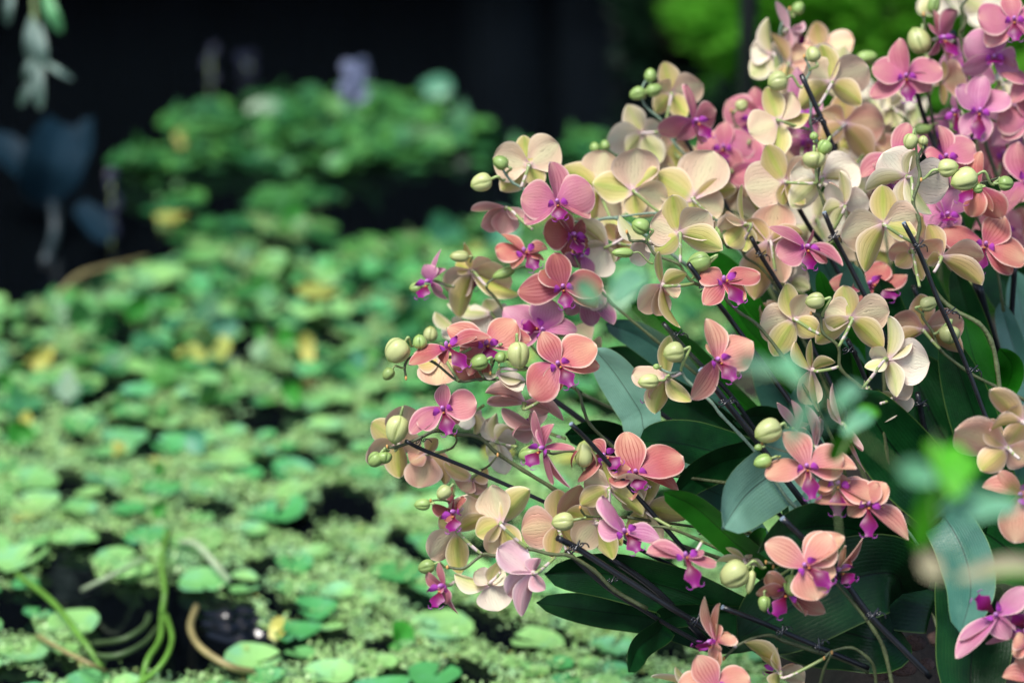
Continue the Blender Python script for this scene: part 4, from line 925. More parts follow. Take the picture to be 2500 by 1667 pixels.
# ------------------------------------------------------------------ out-of-focus twigs close to the lens
def small_leaf(parent, mat, x0, y0, x1, y1, wpx, d, dd=0.0, roll=.3, name='leaf'):
    a = at(x0, y0, d); b = at(x1, y1, d+dd); m = a.lerp(b, .5)+UP*(b-a).length*.08
    return strap_leaf(parent, mat, [a, m, b], wpx/2*Q*d, roll, .35, name, 1.6, .05)
M_TWIG = simple('twig_green_stem', (.22, .30, .12), .5, .4, .2, 50)
def twig(label, d, stem, leaves, rad=1.8, cat='foreground plant'):
    pts = [tuple(map(float, p.split(','))) for p in stem.split()]
    P3 = [at(x, y, d) for x, y in pts]
    t = root('leafy_twig', label, cat, P3[-1], 'blurred leafy twigs in front of the orchids')
    q = tube(spline(P3, 5), rad*Q*d, 7); obj('stem', q[0], q[1], M_TWIG, t, q[2])
    for (m, x0, y0, x1, y1, w_, dd, roll) in leaves: small_leaf(t, m, x0, y0, x1, y1, w_, d+dd, .03, roll)
    return t
twig('bright green blurred twig at the lower right, a round leaf at its top', 2.15,
     '2290,1060 2280,1180 2300,1300 2420,1420 2560,1520', [
     (M_FRESH, 2335, 1215, 2318, 1085, 84, 0, .3), (M_FRESH, 2300, 1180, 2268, 1075, 50, .05, -.5), (M_FRESH, 2285, 1185, 2242, 1345, 62, .02, -.4), (M_FRESH, 2345, 1190, 2385, 1120, 40, .06, .5),
     (M_TEAL, 2285, 1170, 2190, 1150, 70, -.02, .3), (M_TEAL, 2300, 1250, 2420, 1210, 56, .04, .3),
     (M_TEAL, 2350, 1270, 2490, 1235, 60, .02, .5), (M_FRESH, 2440, 1260, 2490, 1180, 40, .05, -.3),
     (M_FRESH, 2400, 1400, 2560, 1405, 60, .05, .7)])
twig('single clear green leaf on a blurred twig across the salmon flowers with magenta lips', 2.62,
     '2085,1055 2060,1090 2040,1180 2060,1400', [
     (M_FRESH, 2085, 1050, 2028, 1125, 56, .0, .4), (M_FRESH, 2085, 1040, 2140, 1000, 50, .05, .7), (M_TEAL, 2060, 1060, 2130, 1010, 46, -.1, .3)])
twig('pale blue-green blurred twig over the leaves in the centre', 2.2,
     '1800,930 1900,915 2000,960 2120,1080 2240,1180', [
     (M_TEAL, 1900, 905, 1790, 885, 46, 0, .5), (M_TEAL, 1960, 940, 1900, 870, 50, .04, .3), (M_TEAL, 2000, 960, 1925, 1090, 44, .02, -.4),
     (M_TEAL, 2050, 1010, 1985, 1060, 40, .03, .3), (M_TEAL, 2040, 1000, 2100, 940, 44, .05, .3)])
twig('faint blurred leaf over the rose flowers at the left middle of the clump', 2.3,
     '1420,700 1500,745 1600,800 1700,900', [
     (M_TEAL, 1470, 735, 1400, 700, 60, 0, .4), (M_TEAL, 1500, 745, 1570, 660, 76, .03, .3)])
twig('blurred beige leaf stalk in front of the bluish leaf at the bottom right', 2.1,
     '2255,1390 2330,1415 2460,1410 2580,1400', [
     (M_BEIGE, 2300, 1410, 2240, 1365, 64, 0, .3), (M_BEIGE, 2340, 1410, 2560, 1385, 40, .03, .3)])
# ------------------------------------------------------------------ water, bank and backdrop
def grid(x0, x1, y0, y1, nx, ny, fz):
    vs = [(x0+(x1-x0)*i/nx, y0+(y1-y0)*j/ny, 0) for j in range(ny+1) for i in range(nx+1)]
    vs = [(x, y, fz(x, y)) for x, y, _ in vs]
    return vs, [(j*(nx+1)+i, j*(nx+1)+i+1, (j+1)*(nx+1)+i+1, (j+1)*(nx+1)+i) for j in range(ny) for i in range(nx)]
m, nt = newmat('pond_water')
geo = nt.nodes.new('ShaderNodeNewGeometry'); nz = N(nt, 'ShaderNodeTexNoise', Scale=9.0, Detail=3.0); L(nt, geo.outputs['Position'], nz.inputs['Vector'])
bp = nt.nodes.new('ShaderNodeBump'); bp.inputs['Strength'].default_value = .18; bp.inputs['Distance'].default_value = .01; L(nt, nz.outputs[0], bp.inputs['Height'])
principled(nt, (.002, .003, .004), .05, .5, 0, bp.outputs[0]); M_WATER = m
vs, fs = grid(-8, 8, 1.5, 12, 4, 4, lambda x, y: 0.0)
tag(obj('water', vs, fs, M_WATER, smooth=False), kind='structure')
M_SOIL = simple('damp_soil', (.010, .009, .007), .8, .3, .4, 30, bump=.8, bscale=90, col2=(.022, .016, .012))
vs, fs = grid(-70, 70, -30, 110, 8, 8, lambda x, y: -.4)
tag(obj('ground', vs, fs, M_SOIL, smooth=False), kind='structure')
def bank(x, y):
    e = .26+.05*math.sin(y*5)+.03*math.sin(y*13+1)
    t = max(0, min(1, (x-e)/.22)); t = t*t*(3-2*t)
    f = max(0, min(1, (5.0-y)/.4)); f = f*f*(3-2*f)
    return -.2+(.33+.05*noise.noise(Vector((x*4, y*4, 0)))+.015*noise.noise(Vector((x*25, y*25, 3))))*t*f
vs, fs = grid(.1, 3.4, 2.9, 5.2, 110, 80, bank)
tag(obj('bank', vs, fs, M_SOIL), kind='structure')

# bark chips and stones on the bank, in the gap at the lower right
M_BARK = simple('bark_brown', (.085, .050, .040), .75, .3, .45, 40, bump=.9, bscale=160, col2=(.03, .018, .015))
def rock(c, r, seed, flat=.7):
    rnd = random.Random(seed); bm = bmesh.new(); bmesh.ops.create_icosphere(bm, subdivisions=3, radius=1.0)
    vs = []
    for v in bm.verts:
        p = v.co; k = 1+.28*noise.noise(p*1.3+Vector((seed*3.1, 0, 0)))+.10*noise.noise(p*4+Vector((0, seed, 0)))
        k = min(k, 1.02); vs.append(Vector((p.x*r*k*1.15, p.y*r*k, p.z*r*k*flat))+c)
    fs = [tuple(v.index for v in f.verts) for f in bm.faces]; bm.free(); return vs, fs
CH = [(2200, 1510, 3.42, 30, 'big reddish bark chunk in the dark gap left of the pointed bluish leaf'),
      (2235, 1568, 3.40, 24, 'smaller bark chunk just below the big one near the bottom edge'),
      (2205, 1625, 3.38, 32, 'bark chunk at the bottom edge, lowest of the pile'),
      (2262, 1620, 3.42, 18, 'pale-edged bark chip beside the dark vertical leaf at the bottom'),
      (2165, 1545, 3.46, 24, 'bark chunk behind the slanting stake'), (2250, 1480, 3.50, 26, 'shaded bark chunk behind the pile, upper right'),
      (2150, 1640, 3.40, 26, 'bark chunk left of the lowest one'), (2290, 1560, 3.5, 24, 'bark chunk tucked behind the dark vertical leaf')]
for i, (x, y, d, r, lab) in enumerate(CH):
    v, f = rock(at(x, y, d), r*Q*d, i+1, .8); tag(obj('bark_chunk', v, f, M_BARK, smooth=False), lab, 'bark', 'bark chunks under the orchids')
t = root('plastic_peg', 'short pale blue-grey plastic peg sticking up behind the bark chunks', 'peg', at(2208, 1490, 3.38))
q = tube(spline([at(2208, 1490, 3.38), at(2211, 1470, 3.375), at(2222, 1452, 3.37)], 4), 5*Q*3.38, 8); obj('shaft', q[0], q[1], simple('peg_blue_grey', (.18, .26, .34), .3, .5, .1), t)

# a pale heap of duckweed and litter is seen below the dark stakes; a yellow dying leaf among the stalks
M_YELL = leaf_mat('leaf_dying_yellow', (.22, .20, .02), (.30, .26, .03), .45, .3, .4, .2)
t = root('fallen_leaf', 'dull yellow leaf lying in the shade under the curved stalks at the bottom', 'leaf', at(2130, 1630, 3.3))
strap_leaf(t, M_YELL, [at(2095, 1590, 3.3), at(2125, 1600, 3.29), at(2150, 1640, 3.28)], 24*Q*3.3, .4, .4, 'blade')

# fence of dark posts behind the pond, lit by nothing but the shade
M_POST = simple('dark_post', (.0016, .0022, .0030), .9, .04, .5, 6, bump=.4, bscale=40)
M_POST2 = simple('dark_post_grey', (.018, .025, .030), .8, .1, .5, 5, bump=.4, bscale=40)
FY = 7.6
def backx(px, y=FY, z=.5):
    p = at(px, 300, 1.0)-EYE; return EYE.x+p.x*(y/p.y)
pf = [-40, 60, 150, 260, 370, 480, 590, 700, 810, 910, 1010, 1090, 1165, 1235, 1300, 1370, 1440, 1500, 1560, 1640, 1720, 1900, 2000, 2100, 2200, 2320, 2440, 2550]
grey = {1165, 1235, 1440, 1560}
for i, px in enumerate(pf):
    x = backx(px); r = .085+.02*((i*7) % 5)/5
    pts = [Vector((x+.01*math.sin(i), FY+.06*math.sin(i*2.3), z)) for z in (-.4, .2, .9, 1.8, 3.6)]
    q = tube(pts, r, 10)
    nm = 'grey' if px in grey else 'black'
    side = 'left' if px < 850 else ('middle' if px < 1600 else 'right')
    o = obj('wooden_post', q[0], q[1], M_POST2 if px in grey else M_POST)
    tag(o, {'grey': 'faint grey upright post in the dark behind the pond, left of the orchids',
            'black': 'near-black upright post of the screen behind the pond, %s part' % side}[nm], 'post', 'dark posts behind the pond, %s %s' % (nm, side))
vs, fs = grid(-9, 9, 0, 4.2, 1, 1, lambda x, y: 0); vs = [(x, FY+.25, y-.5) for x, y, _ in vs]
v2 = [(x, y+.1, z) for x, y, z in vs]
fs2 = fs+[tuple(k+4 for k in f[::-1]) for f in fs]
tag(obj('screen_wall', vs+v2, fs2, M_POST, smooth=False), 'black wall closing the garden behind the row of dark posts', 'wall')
# one black post nearer than the bright bush
xx = at(1808, 300, 5.6).x
q = tube([Vector((xx, 5.3, z)) for z in (-.3, .5, 1.2, 2.6)], .017, 12)
tag(obj('iron_post', q[0], q[1], M_STAKE), 'slim black post standing in front of the bright green bush, left of the tallest orchids', 'post')

# leaf clouds: many small folded leaves in one mesh
def leaf_cloud(centers, sizes, nrm=None, seed=1, aspect=.5, updir=.5):
    r = np.random.default_rng(seed); n = len(centers)
    d = r.normal(size=(n, 3)); d /= np.linalg.norm(d, axis=1)[:, None]
    a = r.normal(size=(n, 3)); a[:, 2] += updir*3; s = np.cross(d, a); s /= np.linalg.norm(s, axis=1)[:, None]
    nn = np.cross(s, d)
    c = np.asarray(centers); z = np.asarray(sizes)[:, None]
    P = np.stack([c, c+d*z*.35+s*z*aspect*.5+nn*z*.06, c+d*z, c+d*z*.35-s*z*aspect*.5+nn*z*.06, c+d*z*.5], 1).reshape(-1, 3)
    b = np.arange(n)[:, None]*5
    F = np.concatenate([b+np.array([[0, 1, 4]]), b+np.array([[1, 2, 4]]), b+np.array([[2, 3, 4]]), b+np.array([[3, 0, 4]])])
    return P, F
def fast_mesh(name, P, F, mat, kind=None, label=None, cat=None, group=None):
    me = bpy.data.meshes.new(name); k = F.shape[1]
    me.vertices.add(len(P)); me.vertices.foreach_set('co', np.asarray(P, dtype=np.float32).ravel())
    me.loops.add(F.size); me.loops.foreach_set('vertex_index', F.astype(np.int32).ravel())
    me.polygons.add(len(F)); me.polygons.foreach_set('loop_start', np.arange(0, F.size, k, dtype=np.int32)); me.polygons.foreach_set('loop_total', np.full(len(F), k, dtype=np.int32))
    me.update(calc_edges=True); me.materials.append(mat)
    o = bpy.data.objects.new(name, me); C.objects.link(o); return tag(o, label, cat, group, kind)
def blobpts(n, c, r, seed, hollow=.5):
    g = np.random.default_rng(seed); d = g.normal(size=(n, 3)); d /= np.linalg.norm(d, axis=1)[:, None]
    k = (hollow+(1-hollow)*g.random(n))[:, None]; w = 1+.25*np.sin(d[:, :1]*5+seed)+.2*np.sin(d[:, 2:3]*7+seed*2)
    return np.asarray(c)+d*k*np.asarray(r)*w
def foliage(name, col, col2, rough=.45, spec=.4, trans=.25, sc=2.2):
    m, nt = newmat(name); geo = nt.nodes.new('ShaderNodeNewGeometry'); nz = N(nt, 'ShaderNodeTexNoise', Scale=sc, Detail=4.0); L(nt, geo.outputs['Position'], nz.inputs['Vector'])
    c = mixc(nt, sstep(nt, nz.outputs[0], .38, .62), col, col2)
    r = mixc(nt, val(nt, 'MULTIPLY', geo.outputs['Random Per Island'], .6), c, tuple(x*.45 for x in col))
    principled(nt, r, rough, spec, trans); return m
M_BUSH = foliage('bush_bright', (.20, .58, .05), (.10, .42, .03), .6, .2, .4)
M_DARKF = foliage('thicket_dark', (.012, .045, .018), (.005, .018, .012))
def bush(label, c, r, n, mat, size, seed, trunk=True):
    t = root('bush', label, 'bush', (c[0], c[1], 0))
    P, F = leaf_cloud(blobpts(n, c, r, seed), np.random.default_rng(seed).uniform(size*.6, size*1.3, n), seed=seed)
    o = fast_mesh('foliage', P-np.array([c[0], c[1], 0]), F, mat); o.parent = t
    for k in range(4):
        a = k*1.7+seed; b = Vector((c[0], c[1], -.2))
        q = tube(spline([b, b+Vector((math.cos(a)*r[0]*.2, math.sin(a)*r[1]*.2, c[2]*.6)), Vector((c[0]+math.cos(a)*r[0]*.6, c[1]+math.sin(a)*r[1]*.6, c[2]+r[2]*.4))], 4), .012, 6)
        obj('branch', q[0], q[1], M_BARK, t)
    return t
def bpos(px, py, d): p = at(px, py, d); return (p.x, p.y, p.z)
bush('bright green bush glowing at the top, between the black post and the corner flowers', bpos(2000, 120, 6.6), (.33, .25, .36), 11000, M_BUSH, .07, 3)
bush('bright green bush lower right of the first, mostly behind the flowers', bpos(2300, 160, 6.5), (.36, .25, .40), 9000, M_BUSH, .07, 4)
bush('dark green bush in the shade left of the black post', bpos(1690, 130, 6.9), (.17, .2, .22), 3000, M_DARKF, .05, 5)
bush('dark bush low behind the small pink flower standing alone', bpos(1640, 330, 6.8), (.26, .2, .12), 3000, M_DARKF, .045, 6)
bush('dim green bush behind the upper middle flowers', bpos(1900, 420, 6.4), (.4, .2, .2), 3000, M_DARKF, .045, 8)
# unseen tree added over the far pond; its crown shades the dark screen
M_CROWN = foliage('shade_tree_crown', (.035, .11, .03), (.015, .06, .02))
t = root('added_shade_tree', 'unseen tree added over the far side of the pond to shade the dark screen', 'tree', (-2.6, 7.2, 0))
g = np.random.default_rng(5); n = 30000
cc = np.stack([g.uniform(-4.2, .15, n), g.uniform(6.1, 8.6, n), 2.55+.25*g.random(n)+.12*np.sin(g.random(n)*6)], 1)
P, F = leaf_cloud(cc, g.uniform(.10, .22, n), seed=9, aspect=.6, updir=1.5); o = fast_mesh('crown', P-np.array([-2.6, 7.2, 0]), F, M_CROWN); o.parent = t
q = tube(spline([Vector((-2.6, 7.2, -.4)), Vector((-2.5, 7.1, 1.0)), Vector((-2.3, 7.0, 2.7))], 5), .12, 12); obj('trunk', q[0], q[1], M_BARK, t)
for k in range(5):
    a = Vector((-2.35, 7.0, 2.2+.1*k)); b = Vector((-3.6+1.1*k, 6.2+.4*(k % 3), 2.65))
    q = tube(spline([a, a.lerp(b, .5)+Vector((0, 0, .08)), b], 4), .04, 8); obj('limb', q[0], q[1], M_BARK, t)
# leaves hanging into the picture at the top left
M_HANG = simple('hanging_leaf_grey_green', (.16, .24, .20), .5, .4, .2, 20, trans=.2)
M_HANGG = simple('hanging_leaf_green', (.10, .30, .12), .5, .4, .2, 20, trans=.2)
t = root('hanging_creeper', 'pale leaves hanging from above into the dark top left corner', 'creeper', tuple(at(85, -60, 5.0)))
q = tube(spline([at(80, -60, 5.0), at(85, 40, 5.0), at(95, 150, 5.0), at(100, 190, 5.0)], 4), .004, 6); obj('stem', q[0], q[1], M_TWIG, t)
for (mm, x0, y0, x1, y1, w_) in [(M_HANGG, 110, -20, 150, 82, 34), (M_HANG, 32, -30, 18, 62, 22), (M_HANG, 80, 40, 72, 150, 30), (M_HANG, 95, 60, 108, 170, 34), (M_HANG, 95, 140, 98, 270, 30), (M_HANG, 92, 180, 48, 262, 24), (M_HANG, 80, 140, 62, 200, 20), (M_HANG, 110, 150, 180, 195, 16)]:
    strap_leaf(t, mm, [at(x0, y0, 5.0), at((x0+x1)/2-4, (y0+y1)/2, 4.98), at(x1, y1, 5.0)], w_/2*Q*5.0, .3, .4, 'leaf', 1.6)
# big bluish leaves in the dark at the left
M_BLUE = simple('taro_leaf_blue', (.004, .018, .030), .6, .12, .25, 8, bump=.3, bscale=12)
t = root('taro_plant', 'big dim blue leaves in the dark at the left edge above the pads', 'taro', tuple(on_level(110, 560, .02)))
q = tube(spline([on_level(110, 640, .0), at(135, 560, 5.6), at(120, 430, 5.6)], 4), .010, 7); obj('stalk', q[0], q[1], simple('stalk_blue', (.02, .035, .04), .5), t)
strap_leaf(t, M_BLUE, [at(150, 300, 5.6), at(125, 400, 5.56), at(100, 500, 5.6)], 84*Q*5.6, .5, .45, 'leaf', 1.4)
strap_leaf(t, M_BLUE, [at(215, 290, 5.65), at(190, 380, 5.6), at(130, 480, 5.6)], 48*Q*5.6, -.6, .3, 'leaf', 1.4)
strap_leaf(t, M_BLUE, [at(-60, 330, 5.7), at(20, 370, 5.62), at(100, 470, 5.6)], 45*Q*5.6, .6, .3, 'leaf', 1.4)
strap_leaf(t, M_BLUE, [at(190, 500, 5.5), at(230, 540, 5.5), at(268, 590, 5.5)], 34*Q*5.5, .4, .6, 'leaf', 1.8)

# pale violet flower spikes of the water plants
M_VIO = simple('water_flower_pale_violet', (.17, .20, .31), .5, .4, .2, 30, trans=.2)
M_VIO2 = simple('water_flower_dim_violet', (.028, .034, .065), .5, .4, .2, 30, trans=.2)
def water_flower(label, x, y, d, h, w_, n, mat, seed, lean=0):
    base = at(x, y+h*.5, d); t = root('water_flower', label, 'water flower', tuple(base)); rnd = random.Random(seed); px = Q*d
    q = tube([base-UP*h*px*.4, at(x, y-h*.3, d)], 2.5*px, 6); obj('stem', q[0], q[1], M_TWIG, t)
    for k in range(n):
        zz = y+h*.45-h*.95*k/n; a = at(x+lean*(k/n-.5), zz, d); dx = rnd.choice((-1, 1))*rnd.uniform(.4, 1)*w_/2
        b = a+RT*dx*px+FWD*rnd.uniform(-.5, .5)*w_*px+UP*rnd.uniform(.0, .35)*w_*px
        strap_leaf(t, mat, [a, a.lerp(b, .5)+UP*.15*w_*px, b], w_*.22*px, rnd.uniform(-.8, .8), .5, 'floret', 1.5)
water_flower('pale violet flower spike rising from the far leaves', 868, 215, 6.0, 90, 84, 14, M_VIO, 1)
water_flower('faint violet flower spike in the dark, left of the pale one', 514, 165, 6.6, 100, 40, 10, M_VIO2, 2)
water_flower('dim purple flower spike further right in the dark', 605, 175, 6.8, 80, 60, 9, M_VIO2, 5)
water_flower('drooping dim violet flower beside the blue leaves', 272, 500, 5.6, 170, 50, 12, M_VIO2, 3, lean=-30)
for rx, ry, rw in ((590, 1530, .075), (655, 1105, .030)):      # ruffled water that catches the open sky
    c = on_level(rx, ry, 0); k = 44; vs = []
    for j in range(k+1):
        for i in range(k+1):
            u, v = -1+2*i/k, -1+2*j/k; e = max(0, 1-u*u-v*v)**.7
            vs.append((c.x+u*rw*.8-v*rw*.35, c.y+v*rw*1.1, .0012+rw*.075*e*(math.sin(v*13+math.sin(u*5+ry)*1.6)+.5*math.sin(u*11+v*7)*e)+.003*e))
    fs = [(j*(k+1)+i, j*(k+1)+i+1, (j+1)*(k+1)+i+1, (j+1)*(k+1)+i) for j in range(k) for i in range(k)]
    tag(obj('water_ripple', vs, fs, M_WATER), kind='structure')

# ------------------------------------------------------------------ the floating plants
MAT_POLY = [(-300, 745), (0, 748), (60, 738), (140, 742), (170, 722), (260, 695), (330, 668), (420, 635), (455, 600), (385, 575), (395, 480), (350, 460), (270, 425), (350, 400), (400, 350), (380, 330), (460, 290), (560, 245), (680, 232), (800, 235), (960, 230), (1060, 240), (1130, 285), (1200, 345), (1290, 390), (1420, 375), (1560, 365), (1800, 380), (2100, 420), (2100, 1500), (1720, 2000), (-300, 2000)]
HOLES = [[(830, 432), (960, 420), (1100, 440), (1290, 440), (1290, 545), (1180, 540), (1060, 560), (960, 592), (840, 590), (760, 540), (800, 500)],
         [(470, 450), (560, 440), (640, 430), (640, 500), (560, 560), (470, 530)],
         [(690, 580), (800, 590), (820, 640), (720, 640)], [(330, 428), (560, 432), (860, 440), (860, 462), (560, 458), (340, 455)], [(400, 508), (560, 500), (620, 545), (540, 550), (420, 535)], [(540, 560), (640, 560), (700, 600), (600, 600)], [(150, 740), (260, 745), (240, 765), (150, 765)], [(720, 740), (830, 735), (830, 752), (730, 758)],
         [(1000, 395), (1200, 390), (1290, 430), (1000, 440)],
         [(100, 1395), (220, 1370), (240, 1420), (430, 1440), (620, 1480), (640, 1570), (560, 1640), (420, 1667), (240, 1640), (200, 1540), (80, 1470)],
         [(-20, 1430), (60, 1450), (90, 1560), (0, 1560)],
         [(90, 1355), (220, 1335), (260, 1360), (130, 1385)], [(600, 1380), (680, 1370), (680, 1410), (610, 1415)],
         [(770, 1190), (850, 1180), (920, 1230), (930, 1290), (850, 1280), (790, 1240)],
         [(440, 1225), (560, 1230), (600, 1265), (500, 1270)], [(520, 1035), (600, 1020), (720, 1010), (770, 1040), (680, 1075), (560, 1070)],
         [(330, 1090), (400, 1095), (390, 1140), (330, 1130)], [(50, 770), (100, 770), (100, 810), (60, 810)],
         [(560, 790), (640, 770), (650, 870), (570, 880)], [(680, 930), (760, 900), (780, 960), (700, 990)],
         [(880, 1570), (960, 1560), (980, 1600), (900, 1610)], [(640, 1480), (760, 1470), (760, 1510), (660, 1520)], [(960, 1290), (1060, 1330), (1010, 1370), (930, 1340)],
         [(250, 830), (340, 820), (350, 850), (260, 860)], [(500, 700), (560, 720), (520, 740)], [(820, 770), (900, 765), (900, 800), (830, 800)], [(900, 690), (1000, 680), (960, 720), (880, 715)]]
def inpoly(x, y, P):
    P = np.asarray(P, float); n = len(P); ins = np.zeros(len(x), bool); j = n-1
    for i in range(n):
        xi, yi = P[i]; xj, yj = P[j]
        with np.errstate(divide='ignore', invalid='ignore'):
            c = ((yi > y) != (yj > y)) & (x < (xj-xi)*(y-yi)/(yj-yi+1e-12)+xi)
        ins ^= c; j = i
    return ins
fw, upv = np.array(FWD), np.array(UP)
def px_of(X, Y, Z=0.0):
    v = np.stack([X, Y, np.zeros_like(X)+Z-CAM_Z], 1); d = v@fw
    return 1250+v[:, 0]/(Q*d), 833.5-(v@upv)/(Q*d), d
def in_mat(X, Y, holes=True):
    x, y, d = px_of(X, Y); ok = inpoly(x, y, MAT_POLY) & (X < .42)
    if holes:
        for h in HOLES: ok &= ~inpoly(x, y, h)
    return ok
def pad_mat(name, c1, c2, rough=.36, spec=.6, teal=(.10, .30, .19)):
    m, nt = newmat(name); geo = nt.nodes.new('ShaderNodeNewGeometry'); oi = nt.nodes.new('ShaderNodeObjectInfo')
    nz = N(nt, 'ShaderNodeTexNoise', Scale=25.0, Detail=4.0); L(nt, geo.outputs['Position'], nz.inputs['Vector'])
    rr = val(nt, 'FRACT', val(nt, 'ADD', geo.outputs['Random Per Island'], oi.outputs['Random']))
    c = mixc(nt, sstep(nt, rr, .1, .9), c1, c2)
    c = mixc(nt, val(nt, 'MULTIPLY', sstep(nt, nz.outputs[0], .45, .7), .6), c, teal)  # teal patches put the reflected sky into the colour
    c = mixc(nt, val(nt, 'MULTIPLY', val(nt, 'GREATER_THAN', rr, .985), .8), c, (.38, .38, .07))
    principled(nt, c, rough, spec, .12); return m
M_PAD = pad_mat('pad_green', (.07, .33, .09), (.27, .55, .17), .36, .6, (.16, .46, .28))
M_PADF = pad_mat('pad_far_painted_shade', (.025, .14, .035), (.08, .27, .05), .40, .6, (.04, .18, .10))  # darker copy of the pad green, shade of the crown painted in
M_WEED = pad_mat('duckweed', (.26, .50, .14), (.42, .64, .26), .4, .6, (.24, .54, .30))
M_PADY = simple('pad_yellow', (.42, .41, .09), .45, .4, .25, 30)
def pad_mesh(seed, mat, n=14, dome=.12):
    r = random.Random(seed); ph = r.uniform(0, 6); vs = [(0, 0, -.10)]; fs = []
    for ring, rr in ((1, .55), (2, 1.0)):
        for k in range(n):
            a = ph+.25+k/(n-1)*(2*math.pi-.5)
            q = rr*(1+.06*math.sin(a*3+ph)+r.uniform(-.03, .03)); z = dome*(rr**2)*(1+.4*math.sin(a*2+ph))-.1+.03*math.sin(a*5)
            vs.append((q*math.cos(a), q*math.sin(a)*.92, z))
    for k in range(n-1):
        fs.append((0, 1+k, 2+k)); fs.append((1+k, 1+n+k, 2+n+k, 2+k))
    me = mesh('pad', vs, fs, mat); return me
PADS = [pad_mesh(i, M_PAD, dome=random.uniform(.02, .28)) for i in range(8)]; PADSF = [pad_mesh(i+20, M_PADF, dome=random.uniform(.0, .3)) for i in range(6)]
PADY = pad_mesh(77, M_PADY)
g = np.random.default_rng(11)
NP = 5200; X = g.uniform(-1.45, .5, NP); Y = g.uniform(3.3, 6.75, NP); R0 = g.uniform(.016, .040, NP)*np.where(g.random(NP) < .25, 1.25, 1)
ok = in_mat(X, Y, True)
gap = np.sin(X*9+np.sin(Y*7)*2)*np.sin(Y*15+np.sin(X*8)*1.7)+g.normal(size=NP)*.12; ok &= gap > -.62
X, Y, R0 = X[ok], Y[ok], R0[ok]
keep = []; cell = {}
for i in range(len(X)):      # thin out pads that would lie on top of one another
    key = (int(X[i]/.08), int(Y[i]/.08)); bad = False
    for a in (-1, 0, 1):
        for b in (-1, 0, 1):
            for j in cell.get((key[0]+a, key[1]+b), ()):
                far = Y[i] > 5.1
                if (X[i]-X[j])**2+(Y[i]-Y[j])**2 < ((.55 if far else .85)*(R0[i]+R0[j]))**2: bad = True
    if not bad: cell.setdefault(key, []).append(i); keep.append(i)
X, Y, R0 = X[keep], Y[keep], R0[keep]
px_, py_, dd = px_of(X, Y)
far = (py_ < 480)
H = np.where(far, np.where(py_ < 300, .01, g.uniform(0.0, .035, len(X))), np.where(py_ < 700, g.uniform(.002, .012, len(X)), np.where(py_ < 1000, g.uniform(.003, .018, len(X)), g.uniform(.003, .012, len(X)))))
tilt = np.where(far, g.uniform(0, .7, len(X)), np.where(py_ < 1000, g.uniform(0, .6, len(X))**2, g.uniform(0, .22, len(X))))
vis = (px_ > -20) & (px_ < 1560) & (py_ < 1690) & (py_ > 150)
order = np.argsort(-(R0/dd)*np.where(vis, 1, .001))
ind = set(order[:285].tolist())
CN = {0: 'round green floating leaf', 1: 'pale green floating leaf'}
def zone(x, y):
    h = 'by the left edge' if x < 300 else ('left of the middle' if x < 700 else ('beside the orchids' if x < 1100 else 'behind the orchids'))
    v = 'far back in the pond' if y < 520 else ('halfway up the pond' if y < 900 else ('in the lower half of the pond' if y < 1300 else 'near the bottom of the photo'))
    return h, v
rest = []
for i in range(len(X)):
    M = Matrix.Translation((X[i], Y[i], H[i]+R0[i]*.10)) @ Matrix.Rotation(g.uniform(0, 6.28), 4, 'Z') @ Matrix.Rotation(tilt[i], 4, 'X') @ Matrix.Rotation(g.uniform(0, 6.28), 4, 'Z') @ Matrix.Scale(R0[i], 4)
    if i in ind:
        yl = g.random() < .035 and R0[i] < .034
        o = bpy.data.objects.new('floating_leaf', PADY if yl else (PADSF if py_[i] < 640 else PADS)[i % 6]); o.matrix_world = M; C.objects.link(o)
        h, v = zone(px_[i], py_[i]); k = 'yellowing' if yl else ('tilted green' if tilt[i] > .35 else 'flat green')
        sz = 'large' if R0[i] > .036 else 'small'
        tag(o, '%s %s floating leaf %s, %s' % (sz, k, v, h), 'floating leaf', '%s %s floating leaves %s, %s' % (sz, k, v, h))
    else: rest.append((i, M))
for nm, sel, ms in (('pond_leaves', [r for r in rest if py_[r[0]] >= 640], PADS), ('far_pond_leaves', [r for r in rest if py_[r[0]] < 640], PADSF)):
    Ps, Fs, b = [], [], 0
    for i, M in sel:
        me = ms[i % 6]; v = np.empty(len(me.vertices)*3, np.float32); me.vertices.foreach_get('co', v); v = v.reshape(-1, 3)
        A = np.array(M); Ps.append(v@A[:3, :3].T+A[:3, 3])
        me.calc_loop_triangles(); f = np.empty(len(me.loop_triangles)*3, np.int32); me.loop_triangles.foreach_get('vertices', f)
        Fs.append(f.reshape(-1, 3)+b); b += len(v)
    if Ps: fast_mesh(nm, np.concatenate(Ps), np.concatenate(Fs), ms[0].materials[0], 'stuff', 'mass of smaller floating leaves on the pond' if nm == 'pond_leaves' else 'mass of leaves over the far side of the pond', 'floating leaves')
# extra leaves raised on short stalks on the far mound and the middle rows: one mass
n = 2200; Xm = g.uniform(-1.4, .6, n); Ym = g.uniform(4.4, 6.7, n); okm = in_mat(Xm, Ym); Xm, Ym = Xm[okm], Ym[okm]
mx, my, _ = px_of(Xm, Ym); hm = np.where(my < 300, .008, np.where(my < 430, .028, np.where(my < 700, .006, .016)))
cc = np.stack([Xm, Ym, .004+hm*g.random(len(Xm))], 1)
P, F = leaf_cloud(cc, g.uniform(.03, .075, len(cc))*np.where((my > 430) & (my < 700), .5, np.where(my < 300, .7, 1)), seed=21, aspect=.8, updir=1.6)
fast_mesh('raised_leaves', P, F, M_PADF, 'stuff', 'loose upright leaves standing among the floating ones', 'leaves')
